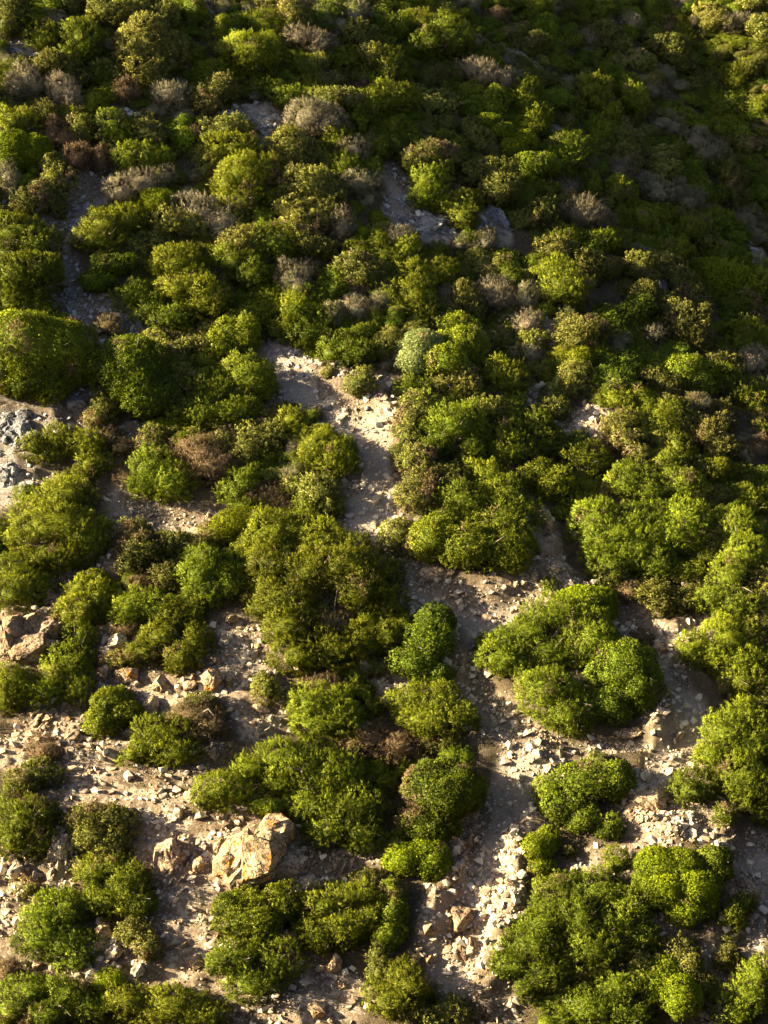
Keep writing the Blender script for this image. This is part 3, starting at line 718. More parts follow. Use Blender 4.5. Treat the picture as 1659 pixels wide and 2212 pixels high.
('M',1,1,'300,305,82,42 340,390,92,80 270,470,92,60','smooth dark green shrub sheltering behind the silver green dome',None,{}),
('O',1,1,'340,190,48,70 390,235,42,62 300,230,50,40','upright column of shrub with green shoulders above the silver green dome',None,dict(brown=.3)),
('D',1,1,'470,140,72,36 485,185,72,60 540,190,42,50','tall greyish dry shrub with combed sides beside the upright column','the combed dry shrub',dict(brown=.25)),
('D',1,1,'610,190,38,55','narrow dry pillar shrub standing apart right of the combed dry shrub',None,dict(brown=.45)),
('J',1,1,'740,80,82,52 790,130,92,60 760,170,72,40','dense juniper head left of the leaning olive shrub mass',None,{}),
('O',1,1,'880,60,52,60 940,50,72,42','yellow green crest between two junipers in the upper right middle',None,dict(tone=.08)),
('O',1,1,'1110,60,72,60 1180,40,82,42 1260,100,72,60 1130,180,72,70 1220,230,82,60 1330,190,72,60 1290,300,72,80 1360,330,52,90','great leaning mass of olive brown shrubs in the right middle','the leaning olive mass',dict(brown=.35,hi=.38)),
('O',1,1,'850,320,102,58 830,370,82,42 910,320,62,48','round topped olive shrub left of the leaning olive mass','the round topped olive shrub',dict(brown=.15)),
('O',1,1,'640,370,62,42 620,350,40,30','ragged lime and brown shrub left of the round topped olive shrub',None,dict(brown=.3)),
('J',1,1,'510,510,92,62 540,555,82,50','dark green juniper with bright flecks right of the silver green dome',None,{}),
('J',1,1,'120,575,78,42','low flat juniper at the corner where the middle footpath opens',None,{}),
('O',1,1,'310,530,74,36 250,550,50,30 360,560,50,40','brown edged shrub above the great juniper slope',None,dict(brown=.35)),
('O',1,1,'180,665,92,62 120,700,62,60 110,760,40,60','brown and green shrub bordering the middle footpath on its right','the path border shrub',dict(brown=.35)),
('J',1,1,'310,750,122,90 380,830,82,62 240,800,90,70 230,680,70,60','great juniper slope right of the middle footpath','the great juniper slope',{}),
('O',1,1,'440,670,82,50 400,650,60,40','olive shrub with grey tips at the back of the great juniper slope',None,dict(brown=.2)),
('J',1,1,'530,780,82,62 660,760,92,60 700,830,72,60 560,850,92,52','wind swept juniper with spiky sprays right of the great juniper slope','the spiky swept juniper',{}),
('O',1,1,'150,870,72,50 110,900,45,45','rusty brown shrub on the lower end of the middle footpath clearing',None,dict(brown=.6)),
('O',1,1,'190,980,102,62 150,1050,82,50 110,1040,50,50','rounded shrub above the curtain of greenery, flecked with brown',None,dict(brown=.3)),
('J',1,1,'450,960,82,60 530,1040,92,70 400,925,60,45','compact juniper around a lone pale stone','the stone holding juniper',dict(tone=.05)),
('M',1,1,'670,940,72,52 720,995,52,62 620,960,50,40','curled lime green bush with a shaded hollow under it',None,dict(tone=.08)),
('J',1,1,'860,880,100,60 760,1000,60,60 920,900,60,50','dark juniper hollow right of the curled lime green bush',None,dict(tone=-.15)),
('J',1,1,'835,820,42,52','upright young juniper above the dark juniper hollow',None,{}),
('O',1,1,'820,515,62,42 800,570,62,42','lime and straw shrub in the right middle under the round topped olive shrub',None,dict(brown=.3)),
('O',1,1,'740,600,48,42 730,660,62,42','small mounded shrub above the pale rubble of the right middle',None,dict(brown=.1)),
('L',1,1,'860,440,62,36','bright leafy sprig mass directly under the round topped olive shrub',None,{}),
('O',1,1,'1120,520,42,30 1182,545,36,42 1240,580,40,46','three yellowish tufts in a row below the leaning olive mass',None,dict(brown=.4)),
('M',1,1,'1300,500,92,60 1370,540,70,60','dark smooth shrub in shade beneath the leaning olive mass',None,dict(tone=-.15)),
('J',1,1,'1450,550,82,60 1535,595,72,50','dark round juniper in shade right of the three yellowish tufts',None,dict(tone=-.1)),
('O',1,1,'1465,665,42,32 1470,720,50,45 1370,725,62,28 1390,790,72,60 1440,840,72,52','tall sunlit shrub tower with a knobbly top near the right edge','the shrub tower',dict(brown=.25,tone=.1)),
('J',1,1,'1440,930,74,52','golden juniper at the foot of the shrub tower',None,dict(tone=.1)),
('J',1,1,'1090,930,82,50 1060,990,92,60 1150,1010,82,60 1240,940,72,60 1290,1000,92,70','wide juniper with layered branches above the tall tan stones','the layered juniper',{}),
('O',1,1,'1020,735,72,42 1060,800,62,50 1110,860,62,42','slanting row of sunlit shrub heads right of the pale rubble',None,dict(brown=.3)),
('J',1,1,'1050,635,30,30','lone tiny bright juniper above the slanting row of shrub heads',None,dict(tone=.1)),
('J',1,1,'1570,1050,74,42 1590,1090,60,40','juniper top with a horizontal layer at the right edge of the middle',None,dict(tone=.05)),
('J',1,1,'1600,650,62,42 1640,770,40,35','shaded juniper on the right edge beside the shrub tower',None,dict(tone=-.1)),
('D',1,1,'640,430,50,40 560,430,40,30','grey twiggy shrub left of the bright leafy sprig mass',None,dict(tone=-.1)),
('D',1,1,'1040,260,40,35 1170,340,45,30','grey dry tufts at the foot of the leaning olive mass',None,dict(brown=.3)),
# ---- third row, first sheet
('J',0,2,'250,70,192,88 180,20,102,60 330,130,112,90 240,180,122,62 280,-60,112,70','great dome of juniper below the white scree on the left','the great left juniper',dict(brown=.1,hi=.38)),
('J',0,2,'90,260,122,60 80,350,102,70 165,310,62,60','dark juniper on the left edge above the big tan outcrop','the outcrop juniper',dict(brown=.15)),
('L',0,2,'405,300,72,44','bright lime cap bush on top of the left juniper trio','the lime cap bush',{}),
('J',0,2,'345,350,72,62 360,430,92,70 300,445,60,60 430,370,60,60','juniper with its top hidden by the lime cap bush',None,{}),
('J',0,2,'600,390,102,60 560,440,82,62 680,440,62,62','juniper with a layered crown right of the lime cap bush','the layered left juniper',{}),
('J',0,2,'350,540,62,60 310,640,92,52 290,710,102,70 330,770,72,52','lower juniper beside the big tan outcrop, trailing downhill',None,dict(brown=.08)),
('H',0,2,'540,510,66,36','brown twiggy brush under the layered left juniper',None,dict(tone=.1)),
('J',0,2,'760,490,72,50 700,545,92,60 840,570,82,70 630,605,72,50 780,640,82,56','spiky juniper above the row of tan rocks','the rock row juniper',{}),
('O',0,2,'590,90,62,50 610,180,92,80 740,150,92,50 560,230,40,45','mixed green shrub on the bare patch in the left middle',None,dict(brown=.25)),
('J',0,2,'880,200,92,60 870,280,92,80 890,350,82,62 970,330,72,60','juniper on the left shoulder of the giant juniper','the shoulder juniper',{}),
('L',0,2,'1060,40,122,50 970,90,62,48','smooth lime green ridge bush at the top of the giant juniper','the lime ridge',dict()),
('J',0,2,'1180,110,132,80 1380,130,122,62 1280,70,100,50','juniper slope just under the lime ridge, left of the middle footpath',None,dict(tone=.05)),
('J',0,2,'1200,230,112,90 1340,250,142,100 1500,240,132,110 1560,350,102,100 1230,380,122,80 1250,500,112,90 1300,620,112,80 1450,600,122,80 1560,560,82,80 1150,420,72,52','giant juniper thicket, the largest bush left of the middle footpath','the giant juniper',dict(hi=.38)),
('H',0,2,'1430,480,92,50 1470,500,60,44','bare brown twig patch on the face of the giant juniper',None,dict(tone=.15)),
('M',0,2,'480,835,112,70 440,910,72,70 540,865,72,62','neat lime green cushion dome on the stony slope at the lower left','the lime cushion',dict(brown=.05,tone=.08)),
('J',0,2,'700,960,122,70 640,1010,92,60 580,1050,62,42 760,1035,112,50','juniper half covered by brown heather on the open scree','the scree juniper',{}),
('H',0,2,'860,880,122,50 900,930,82,50','brown heather mat on top of the scree juniper',None,dict(brown=.2)),
('H',0,2,'200,1035,72,56','tawny heather bush alone on the lower left scree','the tawny heather',dict(brown=.2)),
('J',0,2,'1380,820,142,72 1330,870,92,60 1470,870,92,52 1390,910,142,46','flat topped juniper with a fringe of brown heather behind it','the flat topped juniper',{}),
('H',0,2,'1390,752,112,36','fringe of brown heather along the top of the flat topped juniper',None,{}),
('O',0,2,'1150,765,52,50 1140,730,40,30','small straggly shrub at the edge of the pale scree below the giant juniper',None,dict(brown=.35)),
('H',0,2,'1590,950,46,30','small round tan heather tuft right of the flat topped juniper',None,dict(tone=.15)),
('J',0,2,'30,790,62,110 60,740,40,60','dark juniper strip on the left edge below the big tan outcrop',None,dict(tone=-.1,brown=.15)),
('O',0,2,'870,815,66,26','thin low shrub under the row of tan rocks',None,dict(brown=.3)),
('O',0,2,'540,640,60,26 490,650,40,24','low sparse shrub between the white topped rock and the tan rock row',None,dict(brown=.4)),
('J',0,2,'110,760,60,60 190,780,70,60 230,740,50,60','shaded juniper in the hollow below the big tan outcrop',None,dict(tone=-.1)),
# ---- third row, second sheet
('M',1,2,'220,115,112,82 380,140,150,85 530,160,120,100','green curtain bush hanging over the path bank in the centre','the green curtain',dict(hi=.3)),
('O',1,2,'70,100,62,50 40,140,45,35','low sunlit shrub at the left end of the green curtain',None,dict(brown=.25)),
('J',1,2,'920,60,122,80 980,120,122,90 1080,60,122,80 1100,170,122,90 980,230,92,70 1180,230,92,80','large puffy juniper right of the tall tan stones','the puffy juniper',{}),
('J',1,2,'1530,80,92,80 1560,200,92,80 1500,280,92,70 1440,370,92,60 1530,400,92,70','tall cascade of juniper down the right edge','the right edge cascade',dict(tone=.05)),
('O',1,2,'980,285,72,58','mixed shrub at the lower foot of the puffy juniper',None,dict(brown=.2)),
('O',1,2,'1160,345,102,42 1220,385,82,50','golden topped shrub with a brown twiggy base above the right footpath','the golden topped shrub',dict(brown=.4,tone=.08)),
('J',1,2,'760,450,162,60 640,520,112,62 850,500,110,70 560,560,92,60 480,575,62,40 520,640,112,60 720,620,122,90 900,570,132,90 700,780,132,90 800,870,132,80 620,720,70,60','broad tent shaped juniper between the two footpaths','the tent shaped juniper',dict(hi=.38)),
('L',1,2,'945,410,62,78 860,375,122,40','bright green mantle over the peak of the tent shaped juniper',None,{}),
('M',1,2,'1040,690,150,140 1090,760,120,110 980,830,110,90','shaded smooth right flank bush of the tent shaped juniper',None,dict(tone=-.1,hi=.25)),  # leaf tone lowered, the shade of this side put into the colour
('M',1,2,'220,470,92,70 190,560,112,70 150,650,112,70 240,700,62,52','column of small leaved bright bush along the left bank of the centre path','the small leaved column',dict(tone=-.1)),
('J',1,2,'130,830,112,80 250,830,102,80 200,900,152,70 340,880,72,60','plump juniper below the small leaved column','the plump juniper',{}),
('O',1,2,'270,1000,62,42 200,1010,50,30','brown tipped shrub at the foot of the plump juniper',None,dict(brown=.55)),
('H',1,2,'70,1010,80,36 10,1040,60,40','dark heather strip beneath the plump juniper',None,dict(tone=-.1)),
('J',1,2,'1500,555,122,60 1420,620,112,70 1340,600,72,60 1550,640,102,70 1560,740,92,60','rounded juniper right of the right footpath','the right path juniper',dict(tone=.04)),
('J',1,2,'1560,900,112,80 1480,960,102,70 1600,1020,102,90 1430,1050,102,60','juniper spilling over the right bank of the right footpath','the spilling juniper',dict(tone=.05)),
('O',1,2,'710,312,32,20','tiny green tuft by the path in front of the tall tan stones',None,dict(tone=.1)),
('J',1,2,'30,280,52,60 20,400,60,70 20,560,50,80','shaded juniper wall between the giant juniper and the small leaved column',None,dict(tone=-.15)),  # shadow beside the giant juniper, put into a lowered leaf tone
('H',1,2,'1110,545,50,26 1130,570,40,24','scrubby dark cushion on the right footpath edge',None,dict(tone=-.1,brown=.6)),
('O',1,2,'420,575,36,34','small dark bush at the left hem of the tent shaped juniper',None,dict(tone=-.15)),
# ---- bottom row, first sheet
('J',0,3,'1080,10,92,50 1280,-40,192,72 1400,40,172,80 1210,70,82,50 1410,160,182,70 1560,180,102,90 1420,265,112,70 1560,290,92,60','broad two storey juniper above the orange lichened boulder','the two storey juniper',dict(hi=.38)),
('J',0,3,'950,100,112,58 900,125,72,50 1020,125,72,48','lone spreading juniper on the white scree above the orange boulder','the lone scree juniper',{}),
('M',0,3,'1150,170,70,36','thin green fringe bush touching the top of the orange boulder',None,dict(brown=.3)),
('J',0,3,'100,240,112,90 60,310,82,80 180,330,62,60 50,170,72,60 200,200,62,52','dark juniper on the left edge above the tan slab outcrop','the slab juniper',{}),
('O',0,3,'380,230,102,60 490,240,92,60 400,310,82,70 480,340,82,60','greyish green shrub leaning over the tan slab outcrop','the slab top shrub',dict(brown=.3)),
('J',0,3,'420,450,102,62 560,500,112,80 500,430,102,60 600,590,92,70 460,570,102,60','dense juniper at the lower left beside the shaded gravel chute','the chute juniper',{}),
('J',0,3,'200,640,112,70 300,620,102,70 180,740,102,70 290,760,112,70 320,840,52,42','juniper below the chute juniper, behind the stacked pale rock','the lower left juniper',{}),
('O',0,3,'590,720,72,60 640,780,52,50','thinning brown shrub between the lower left juniper and the gravel chute',None,dict(brown=.6)),
('M',0,3,'1010,600,92,60 1110,570,112,50 1200,560,82,50 1090,660,142,70 1230,620,92,60','fine leaved rounded shrub just under the orange boulder','the boulder foot shrub',dict(tone=.03)),
('J',0,3,'1400,600,102,60 1500,560,112,60 1580,560,92,70 1500,680,132,80 1380,720,102,60 1600,650,62,80','juniper crown right of the boulder foot shrub','the lower centre juniper',{}),
('J',0,3,'1020,830,122,80 1100,930,112,70 1200,850,92,70 950,850,62,50 1110,790,90,60','spiky low juniper under the boulder foot shrub',None,dict(tone=.02)),
('H',0,3,'1225,780,62,50','bare brown bush tucked into the spiky low juniper',None,{}),
('J',0,3,'730,1040,142,70 560,1010,102,60 870,1080,112,60 860,1015,52,40','juniper along the bottom edge, left of centre','the bottom edge juniper',{}),
('L',0,3,'480,920,60,40 440,950,40,36','bright sprig bush above the bottom edge juniper',None,{}),
('J',0,3,'130,960,122,50 280,980,112,60 60,1040,92,60 200,1060,142,60 390,1050,82,52','juniper spread across the bottom left corner',None,dict(brown=.15)),
('O',0,3,'1590,480,82,34 1540,500,50,30','small shrub crest right of the strata rocks',None,dict(brown=.35)),
('O',0,3,'110,50,92,50 180,30,92,40','shrub at the left of the lower scree with a brown crown',None,dict(brown=.2)),
('O',0,3,'1630,800,40,50 1640,900,40,60','shaded hem of greenery on the left of the bottom path',None,dict(tone=-.1)),
('O',0,3,'130,520,46,34','tiny grey herb bush beside the tan slab outcrop',None,dict(brown=.5)),
('H',0,3,'30,880,60,40','tawny scrub on the left edge above the bottom corner',None,dict(tone=.05)),
# ---- bottom row, second sheet
('M',1,3,'880,60,132,60 1000,60,72,90 780,170,102,60 720,100,62,60 860,220,92,60 960,265,62,42','steep ridge bush on the outside of the path bend','the path bend bush',dict(brown=.2)),
('L',1,3,'660,350,72,58 680,430,62,42 710,310,50,40','small bright leafy shrub on the pebbly lip of the path','the pebble lip shrub',dict(brown=.1)),
('L',1,3,'1200,435,130,78 1290,440,130,82 1340,530,110,105 1215,535,120,95 1390,600,62,58 1300,600,110,72 1140,480,80,58','smooth lime dome, the cleanest rounded bush at the lower right','the smooth lime dome',dict(hi=.3)),
('M',1,3,'1440,395,72,70 1465,450,52,50','shaded back half of the smooth lime dome with an olive top',None,dict(tone=-.1)),
('J',1,3,'820,520,112,52 950,540,122,70 740,600,112,80 690,680,122,80 640,780,142,80 560,850,112,70 680,880,122,70 860,680,112,110 1000,680,112,90 900,800,132,90 1110,740,72,52 620,950,62,50 1080,600,82,80','very large dark green juniper at the lower right beside the bottom path','the lower right juniper',dict(hi=.38)),
('J',1,3,'1000,955,122,70 1120,920,82,60 900,1030,142,70 1050,1060,132,60 760,1085,72,30','juniper on the bottom edge with upright feathery sprays','the feathery bottom juniper',dict(tone=.03)),
('H',1,3,'920,890,60,36 870,930,40,30','dry brown brush between the lower right juniper and the feathery bottom juniper',None,dict(tone=.1)),
('L',1,3,'1190,950,92,70 1280,1000,92,90 1230,880,72,52','bright leafy bush right of the feathery bottom juniper','the bottom leafy bush',dict(tone=-.1)),
('O',1,3,'1280,790,62,42 1330,850,60,60','shaggy shrub below the smooth lime dome',None,dict(brown=.35)),
('O',1,3,'1480,820,62,50','small shrub alone beside the lower right path','the lone path shrub',dict(brown=.3)),
('J',1,3,'1620,900,62,70 1580,980,92,60 1540,1060,102,60','dark juniper in the bottom right corner','the corner juniper',{}),
('L',1,3,'190,370,92,60 90,400,92,60 210,420,82,60 240,310,62,32','sunlit leafy bush on the left bank of the bottom path','the left bank bush',dict(tone=-.05)),
('M',1,3,'245,110,175,130 190,235,150,80 340,100,100,100','shaded green slope bush left of the path bend','the shaded slope bush',dict(tone=-.12,brown=.15)),
('M',1,3,'40,550,62,80 50,640,52,90 20,730,72,70','right hand end of the lower centre juniper group, smooth and shaded',None,dict(tone=.05)),
('J',1,3,'60,890,92,60 110,950,92,70 40,1010,112,60 180,970,52,50','juniper at the bottom edge left of the path mouth','the path mouth juniper',{}),
('O',1,3,'330,1060,112,40 200,1095,92,30','low brown green shrub at the bottom edge of the path mouth',None,dict(brown=.4)),
('J',1,3,'970,270,62,44','small juniper hanging below the path bend bush',None,{}),
('O',1,3,'800,360,34,22','small yellow tuft on the stones above the lower right juniper',None,dict(tone=.15)),
('J',1,3,'1000,410,52,50','upright juniper at the left shoulder of the smooth lime dome',None,{}),
('J',1,3,'1340,100,92,70 1560,80,112,110 1480,200,62,52 1620,200,50,60','juniper above the white rubble on the right','the rubble juniper',dict(brown=.15)),
('M',1,3,'1500,640,60,50 1560,590,40,40','dark tuft on the stony bank right of the smooth lime dome',None,dict(tone=-.2)),
('O',1,3,'1490,740,30,24','tiny bush on the bank under the dark tuft',None,{}),
('O',1,3,'1390,950,40,60','shaded shrub right of the bottom leafy bush',None,dict(tone=-.1)),
]
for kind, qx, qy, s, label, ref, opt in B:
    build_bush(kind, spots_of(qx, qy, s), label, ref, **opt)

# ------------------------------------------------------------------ where the bushes already stand, as seen and on the ground
HERO = np.concatenate([b['spots'] for b in BUSHES])
REFS = [b for b in BUSHES if b['ref']]
def direction(du, dv):
    a = math.degrees(math.atan2(-dv, du))
    for lim, word in ((-150, 'left of'), (-120, 'below and left of'), (-60, 'below'), (-30, 'below and right of'), (30, 'right of'), (60, 'above and right of'), (120, 'above'), (150, 'above and left of')):
        if a < lim: return word
    return 'left of'
ORD = ['', ', second that way', ', third that way', ', fourth that way', ', fifth that way', ', sixth that way', ', seventh that way', ', eighth that way', ', ninth that way', ', tenth that way', ', eleventh that way', ', twelfth that way']
class Namer:
    """Names each small thing by its look and by which way and how far it stands from a landmark."""
    def __init__(self): self.items = []
    def add(self, o, u, v, look): self.items.append((o, u, v, look))
    def finish(self, refs):
        seen = {}
        for o, u, v, look in self.items:
            r = min(refs, key=lambda q: (q['u'] - u) ** 2 + (q['v'] - v) ** 2)
            du, dv = u - r['u'], v - r['v']
            seen.setdefault((look, direction(du, dv), r['ref']), []).append((math.hypot(du, dv), o))
        for (look, d, ref), lst in seen.items():
            for k, (_, o) in enumerate(sorted(lst, key=lambda q: q[0])):
                o['label'] = f'{look} {d} {ref}{ORD[min(k, 11)]}'

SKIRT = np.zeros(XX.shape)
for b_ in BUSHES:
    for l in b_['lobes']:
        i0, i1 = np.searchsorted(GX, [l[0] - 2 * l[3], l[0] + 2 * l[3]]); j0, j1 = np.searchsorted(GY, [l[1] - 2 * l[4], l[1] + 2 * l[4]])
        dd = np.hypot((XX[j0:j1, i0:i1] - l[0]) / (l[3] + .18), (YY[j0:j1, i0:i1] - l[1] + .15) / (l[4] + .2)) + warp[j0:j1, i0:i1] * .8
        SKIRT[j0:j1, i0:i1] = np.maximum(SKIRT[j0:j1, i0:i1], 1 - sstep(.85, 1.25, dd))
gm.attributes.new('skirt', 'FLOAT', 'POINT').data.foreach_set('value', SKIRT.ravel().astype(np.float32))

# ------------------------------------------------------------------ the smaller shrubs that fill the slope between them
def proto(kind, i, brown=0.0, tone=0.0, dens=1.0):
    r = np.random.default_rng(900 + i * 17 + ord(kind))
    lob = []
    for j in range(int(r.integers(3, 8))):
        a = r.uniform(0, 6.28); d = .62 * math.sqrt(r.random()); q = r.uniform(.34, .66)
        lob.append([1.15 * d * math.cos(a), d * math.sin(a), r.uniform(-.05, .30), q * r.uniform(.9, 1.3), q * r.uniform(.85, 1.1), q * r.uniform(.6, 1.0)])
    V, F, tint, br, LB, fac = foliage(lob, kind, r, lambda x, y: np.full(np.shape(x), -.35), .95, dens, brown, tone)
    return k_mesh(EMPTY_NAME[kind], V, F, MAT[kind], tint, br, inner_mass(LB[:len(lob)], kind, r, .70 if kind in 'DHJO' else .80), fac)
PROTO = {k: [proto(k, i, b * (.3 + .2 * i), t) for i in range(7)] for k, b, t in (('J', .05, 0), ('M', .1, -.05), ('O', .3, -.02), ('D', .38, 0), ('H', .3, 0), ('L', 0, 0))}
def fill_radius(u, v):
    d = (u - 850) * .62 - v * .78                    # how far into the shaded flank
    r = 27 + 26 * min(1, v / 1100)
    return r * (0.80 if d > 0 else 1.0) * (0.85 if d > 330 else 1.0)
FILL = []
tries = 0
fr = np.random.default_rng(11)
while tries < 60000 and len(FILL) < 860:
    tries += 1
    u, v = fr.uniform(-10, 1670), fr.uniform(-10, 1500) if fr.random() < .96 else fr.uniform(1500, 2212)
    rr = fill_radius(u, v) * fr.uniform(.55, 1.7)
    e = ((HERO[:, 0] - u) / (HERO[:, 2] * .9 + .36 * rr)) ** 2 + ((HERO[:, 1] - v) / (HERO[:, 3] * .9 + .32 * rr)) ** 2
    if e.min() < 1: continue
    if any((u - a) ** 2 + ((v - b) * 1.15) ** 2 < (.50 * (rr + c)) ** 2 for a, b, c, *_ in FILL): continue
    p, t = at(u, v + rr * .35, 0, H)
    m = rr * t * PXW
    if sample(OPEN, p[0] + np.array([0, -m, m, 0, 0]) * .8, p[1] + np.array([0, 0, 0, -m, m]) * .8).max() > (.3 if v > 1000 else .75): continue
    if sample(OPEN, p[0], p[1]) > .25: continue
    FILL.append((u, v, rr, p, t))
FILL.sort(key=lambda f: -f[2])
SIZE_WORD = lambda r: 'broad' if r > 46 else 'medium' if r > 33 else 'small' if r > 24 else 'tiny'
LOOK = {'J': 'feathery juniper', 'M': 'smooth green shrub', 'O': 'olive shrub', 'D': 'grey dry shrub', 'H': 'brown heather', 'L': 'bright leafy shrub'}
namer = Namer(); nf = 0
for u, v, rr, p, t in FILL:
    shade = (u - 850) * .62 - v * .78 > -60
    if v > 1150: w = dict(J=.45, M=.1, O=.3, D=.02, H=.1, L=.03)
    elif shade: w = dict(J=.36, M=.30, O=.20, D=.12, H=.01, L=.01)
    else: w = dict(J=.42, M=.16, O=.23, D=.13, H=.04, L=.02)
    kind = fr.choice(list(w), p=np.array(list(w.values())) / sum(w.values()))
    
    if kind == 'J':
        nj = nf_j = globals().get('nf_j', 0) + 1
        if nj > 165: kind = 'O' if fr.random() < .5 else 'M'
    nf += 1
    o = link(EMPTY_NAME[kind], PROTO[kind][int(fr.integers(7))])
    m = rr * t * PXW * (1.12 if shade else 1)
    o.location = p + np.array([0, 0, -.03]); o.scale = (m * 1.25 * fr.uniform(.85, 1.15), m * 1.25 * fr.uniform(.85, 1.15), m * fr.uniform(.8, 1.3) * (.9 if shade else 1))
    o.rotation_euler = (math.radians(fr.uniform(20, 36)), math.radians(fr.uniform(-8, 14)), 0)
    o.rotation_mode = 'XYZ'; o.delta_rotation_euler = (0, 0, 0)
    z = fr.uniform(0, 6.28)
    from mathutils import Euler
    o.rotation_euler = (Euler((o.rotation_euler[0], o.rotation_euler[1], 0)).to_matrix() @ Euler((0, 0, z)).to_matrix()).to_euler()
    tag(o, None, CATEGORY[kind], 'smaller shrubs filling the slope')
    namer.add(o, u, v, f'{SIZE_WORD(rr)} {LOOK[kind]}')
namer.finish(REFS)

# ------------------------------------------------------------------ low growth nobody could count, and the scrub beyond the frame
def merged(name, label, plants, kindmat, base_kind):
    """plants: (x, y, radius) tufts joined into one object."""
    r = np.random.default_rng(5)
    st = STYLE[base_kind]
    pl = np.array(plants); n = len(pl); K = 26
    z = sample(H, pl[:, 0], pl[:, 1])
    d = unit(r.normal(size=(n, K, 3)) + UP * .9); d[..., 2] = np.abs(d[..., 2])
    R = pl[:, 2][:, None, None]
    Bp = np.stack([pl[:, 0], pl[:, 1], z], 1)[:, None] + d * R * r.uniform(.25, .9, (n, K, 1)) * np.array([1, 1, .7])
    D = unit(d + r.normal(size=(n, K, 3)) * .5); Wd = unit(np.cross(D, r.normal(size=(n, K, 3))))
    L = st['L'] * (.5 + R) * r.uniform(.7, 1.5, (n, K, 1)); Wi = st['W'] * (.5 + R) * r.uniform(.8, 1.4, (n, K, 1))
    VV = np.stack([Bp - Wd * Wi * .5, Bp + Wd * Wi * .5, Bp + D * L], 2).reshape(-1, 3)
    tint = np.clip(.35 + r.normal(0, .12, (n, 1)) + r.normal(0, .12, (n, K)), 0, 1).ravel(); br = np.clip(r.normal(.25, .4, (n, 1)) + np.zeros((n, K)), 0, 1).ravel()
    me = mesh_from(name, VV, np.arange(len(VV)).reshape(-1, 3), MAT[kindmat], {'tint': tint, 'brown': br, 'facing': d.reshape(-1, 3)})
    return tag(link(name, me), label, None, None, 'stuff')
gr = np.random.default_rng(23)
def scatter(n, cond, lo, hi, x0=-19, x1=27, y0=43, y1=112):
    x, y = gr.uniform(x0, x1, n), gr.uniform(y0, y1, n)
    k = cond(x, y, gr.random(n))
    return np.stack([x[k], y[k], gr.uniform(lo, hi, k.sum())], 1)
veg = lambda x, y, q: sample(OPEN, x, y) < .2
merged('undergrowth', 'low tangled green undergrowth between the bushes', scatter(30000, veg, .14, .40), 'O', 'O')
merged('dry_undergrowth', 'grey brown dead twigs and litter between the bushes', scatter(14000, veg, .12, .36), 'D', 'D')
skirt = lambda x, y, q: (sample(SKIRT, x, y) > .15) & (sample(OPEN, x, y) > .15) & (q < .7)
merged('bush_litter', 'dead twigs and dry weeds around the feet of the bushes', scatter(26000, skirt, .05, .17), 'H', 'H')
merged('herbs', 'small green herbs at the edges of the open ground', scatter(14000, lambda x, y, q: (sample(OPEN, x, y) > .15) & (sample(TRAIL, x, y) < .4) & (q < .22), .04, .13), 'M', 'O')
edge = lambda x, y, q: (sample(OPEN, x, y) > .1) & (sample(TRAIL, x, y) < .5) & (q < .4)
merged('grass_tufts', 'sparse straw coloured grass tufts on the stony ground', scatter(12000, edge, .04, .15), 'H', 'H')
def far_scrub():
    r = np.random.default_rng(77); Vs, Fs, T, Bn, Fc, o = [], [], [], [], [], 0
    lo = {k: proto(k, 9, .15, 0, .30) for k in 'J'}
    me = lo['J']; V0 = np.empty(len(me.vertices) * 3, np.float32); me.vertices.foreach_get('co', V0); V0 = V0.reshape(-1, 3)
    F0 = np.empty(len(me.loops), np.int32); me.loops.foreach_get('vertex_index', F0); F0 = F0.reshape(-1, 3)
    a = {}
    for k, w in (('tint', 1), ('brown', 1), ('facing', 3)):
        q = np.empty(len(F0) * w, np.float32); me.attributes[k].data.foreach_get('vector' if w == 3 else 'value', q); a[k] = q.reshape(-1, w) if w == 3 else q
    ok = np.concatenate([[True] * 0, np.arange(0)])
    for _ in range(1500):
        x, y = r.uniform(-48, 56), r.uniform(38, 150)
        dep = y * cp + (float(sample(H, x, y)) - 30) * sp
        uu = x / (dep * 2 * HT * .75); vv = ((float(sample(H, x, y)) - 30) * cp - y * sp) / (dep * 2 * HT)
        if abs(uu) < .515 and -.515 < vv < .5: continue
        s = r.uniform(.6, 1.6); q = r.uniform(0, 6.28); c_, s_ = math.cos(q), math.sin(q)
        M = np.array([[c_, -s_, 0], [s_, c_, 0], [0, 0, 1]])
        Vs.append((V0 @ M.T) * s + [x, y, float(sample(H, x, y))]); Fs.append(F0 + o); o += len(V0)
        T.append(np.clip(a['tint'] + r.normal(0, .1), 0, 1)); Bn.append(a['brown']); Fc.append(a['facing'] @ M.T)
        if len(Vs) > 520: break
    m2 = mesh_from('surrounding_scrub', np.concatenate(Vs), np.concatenate(Fs), MAT['J'], {'tint': np.concatenate(T), 'brown': np.concatenate(Bn), 'facing': np.concatenate(Fc)})
    tag(link('surrounding_scrub', m2), 'green scrub covering the hillside all around', None, None, 'stuff')
far_scrub()

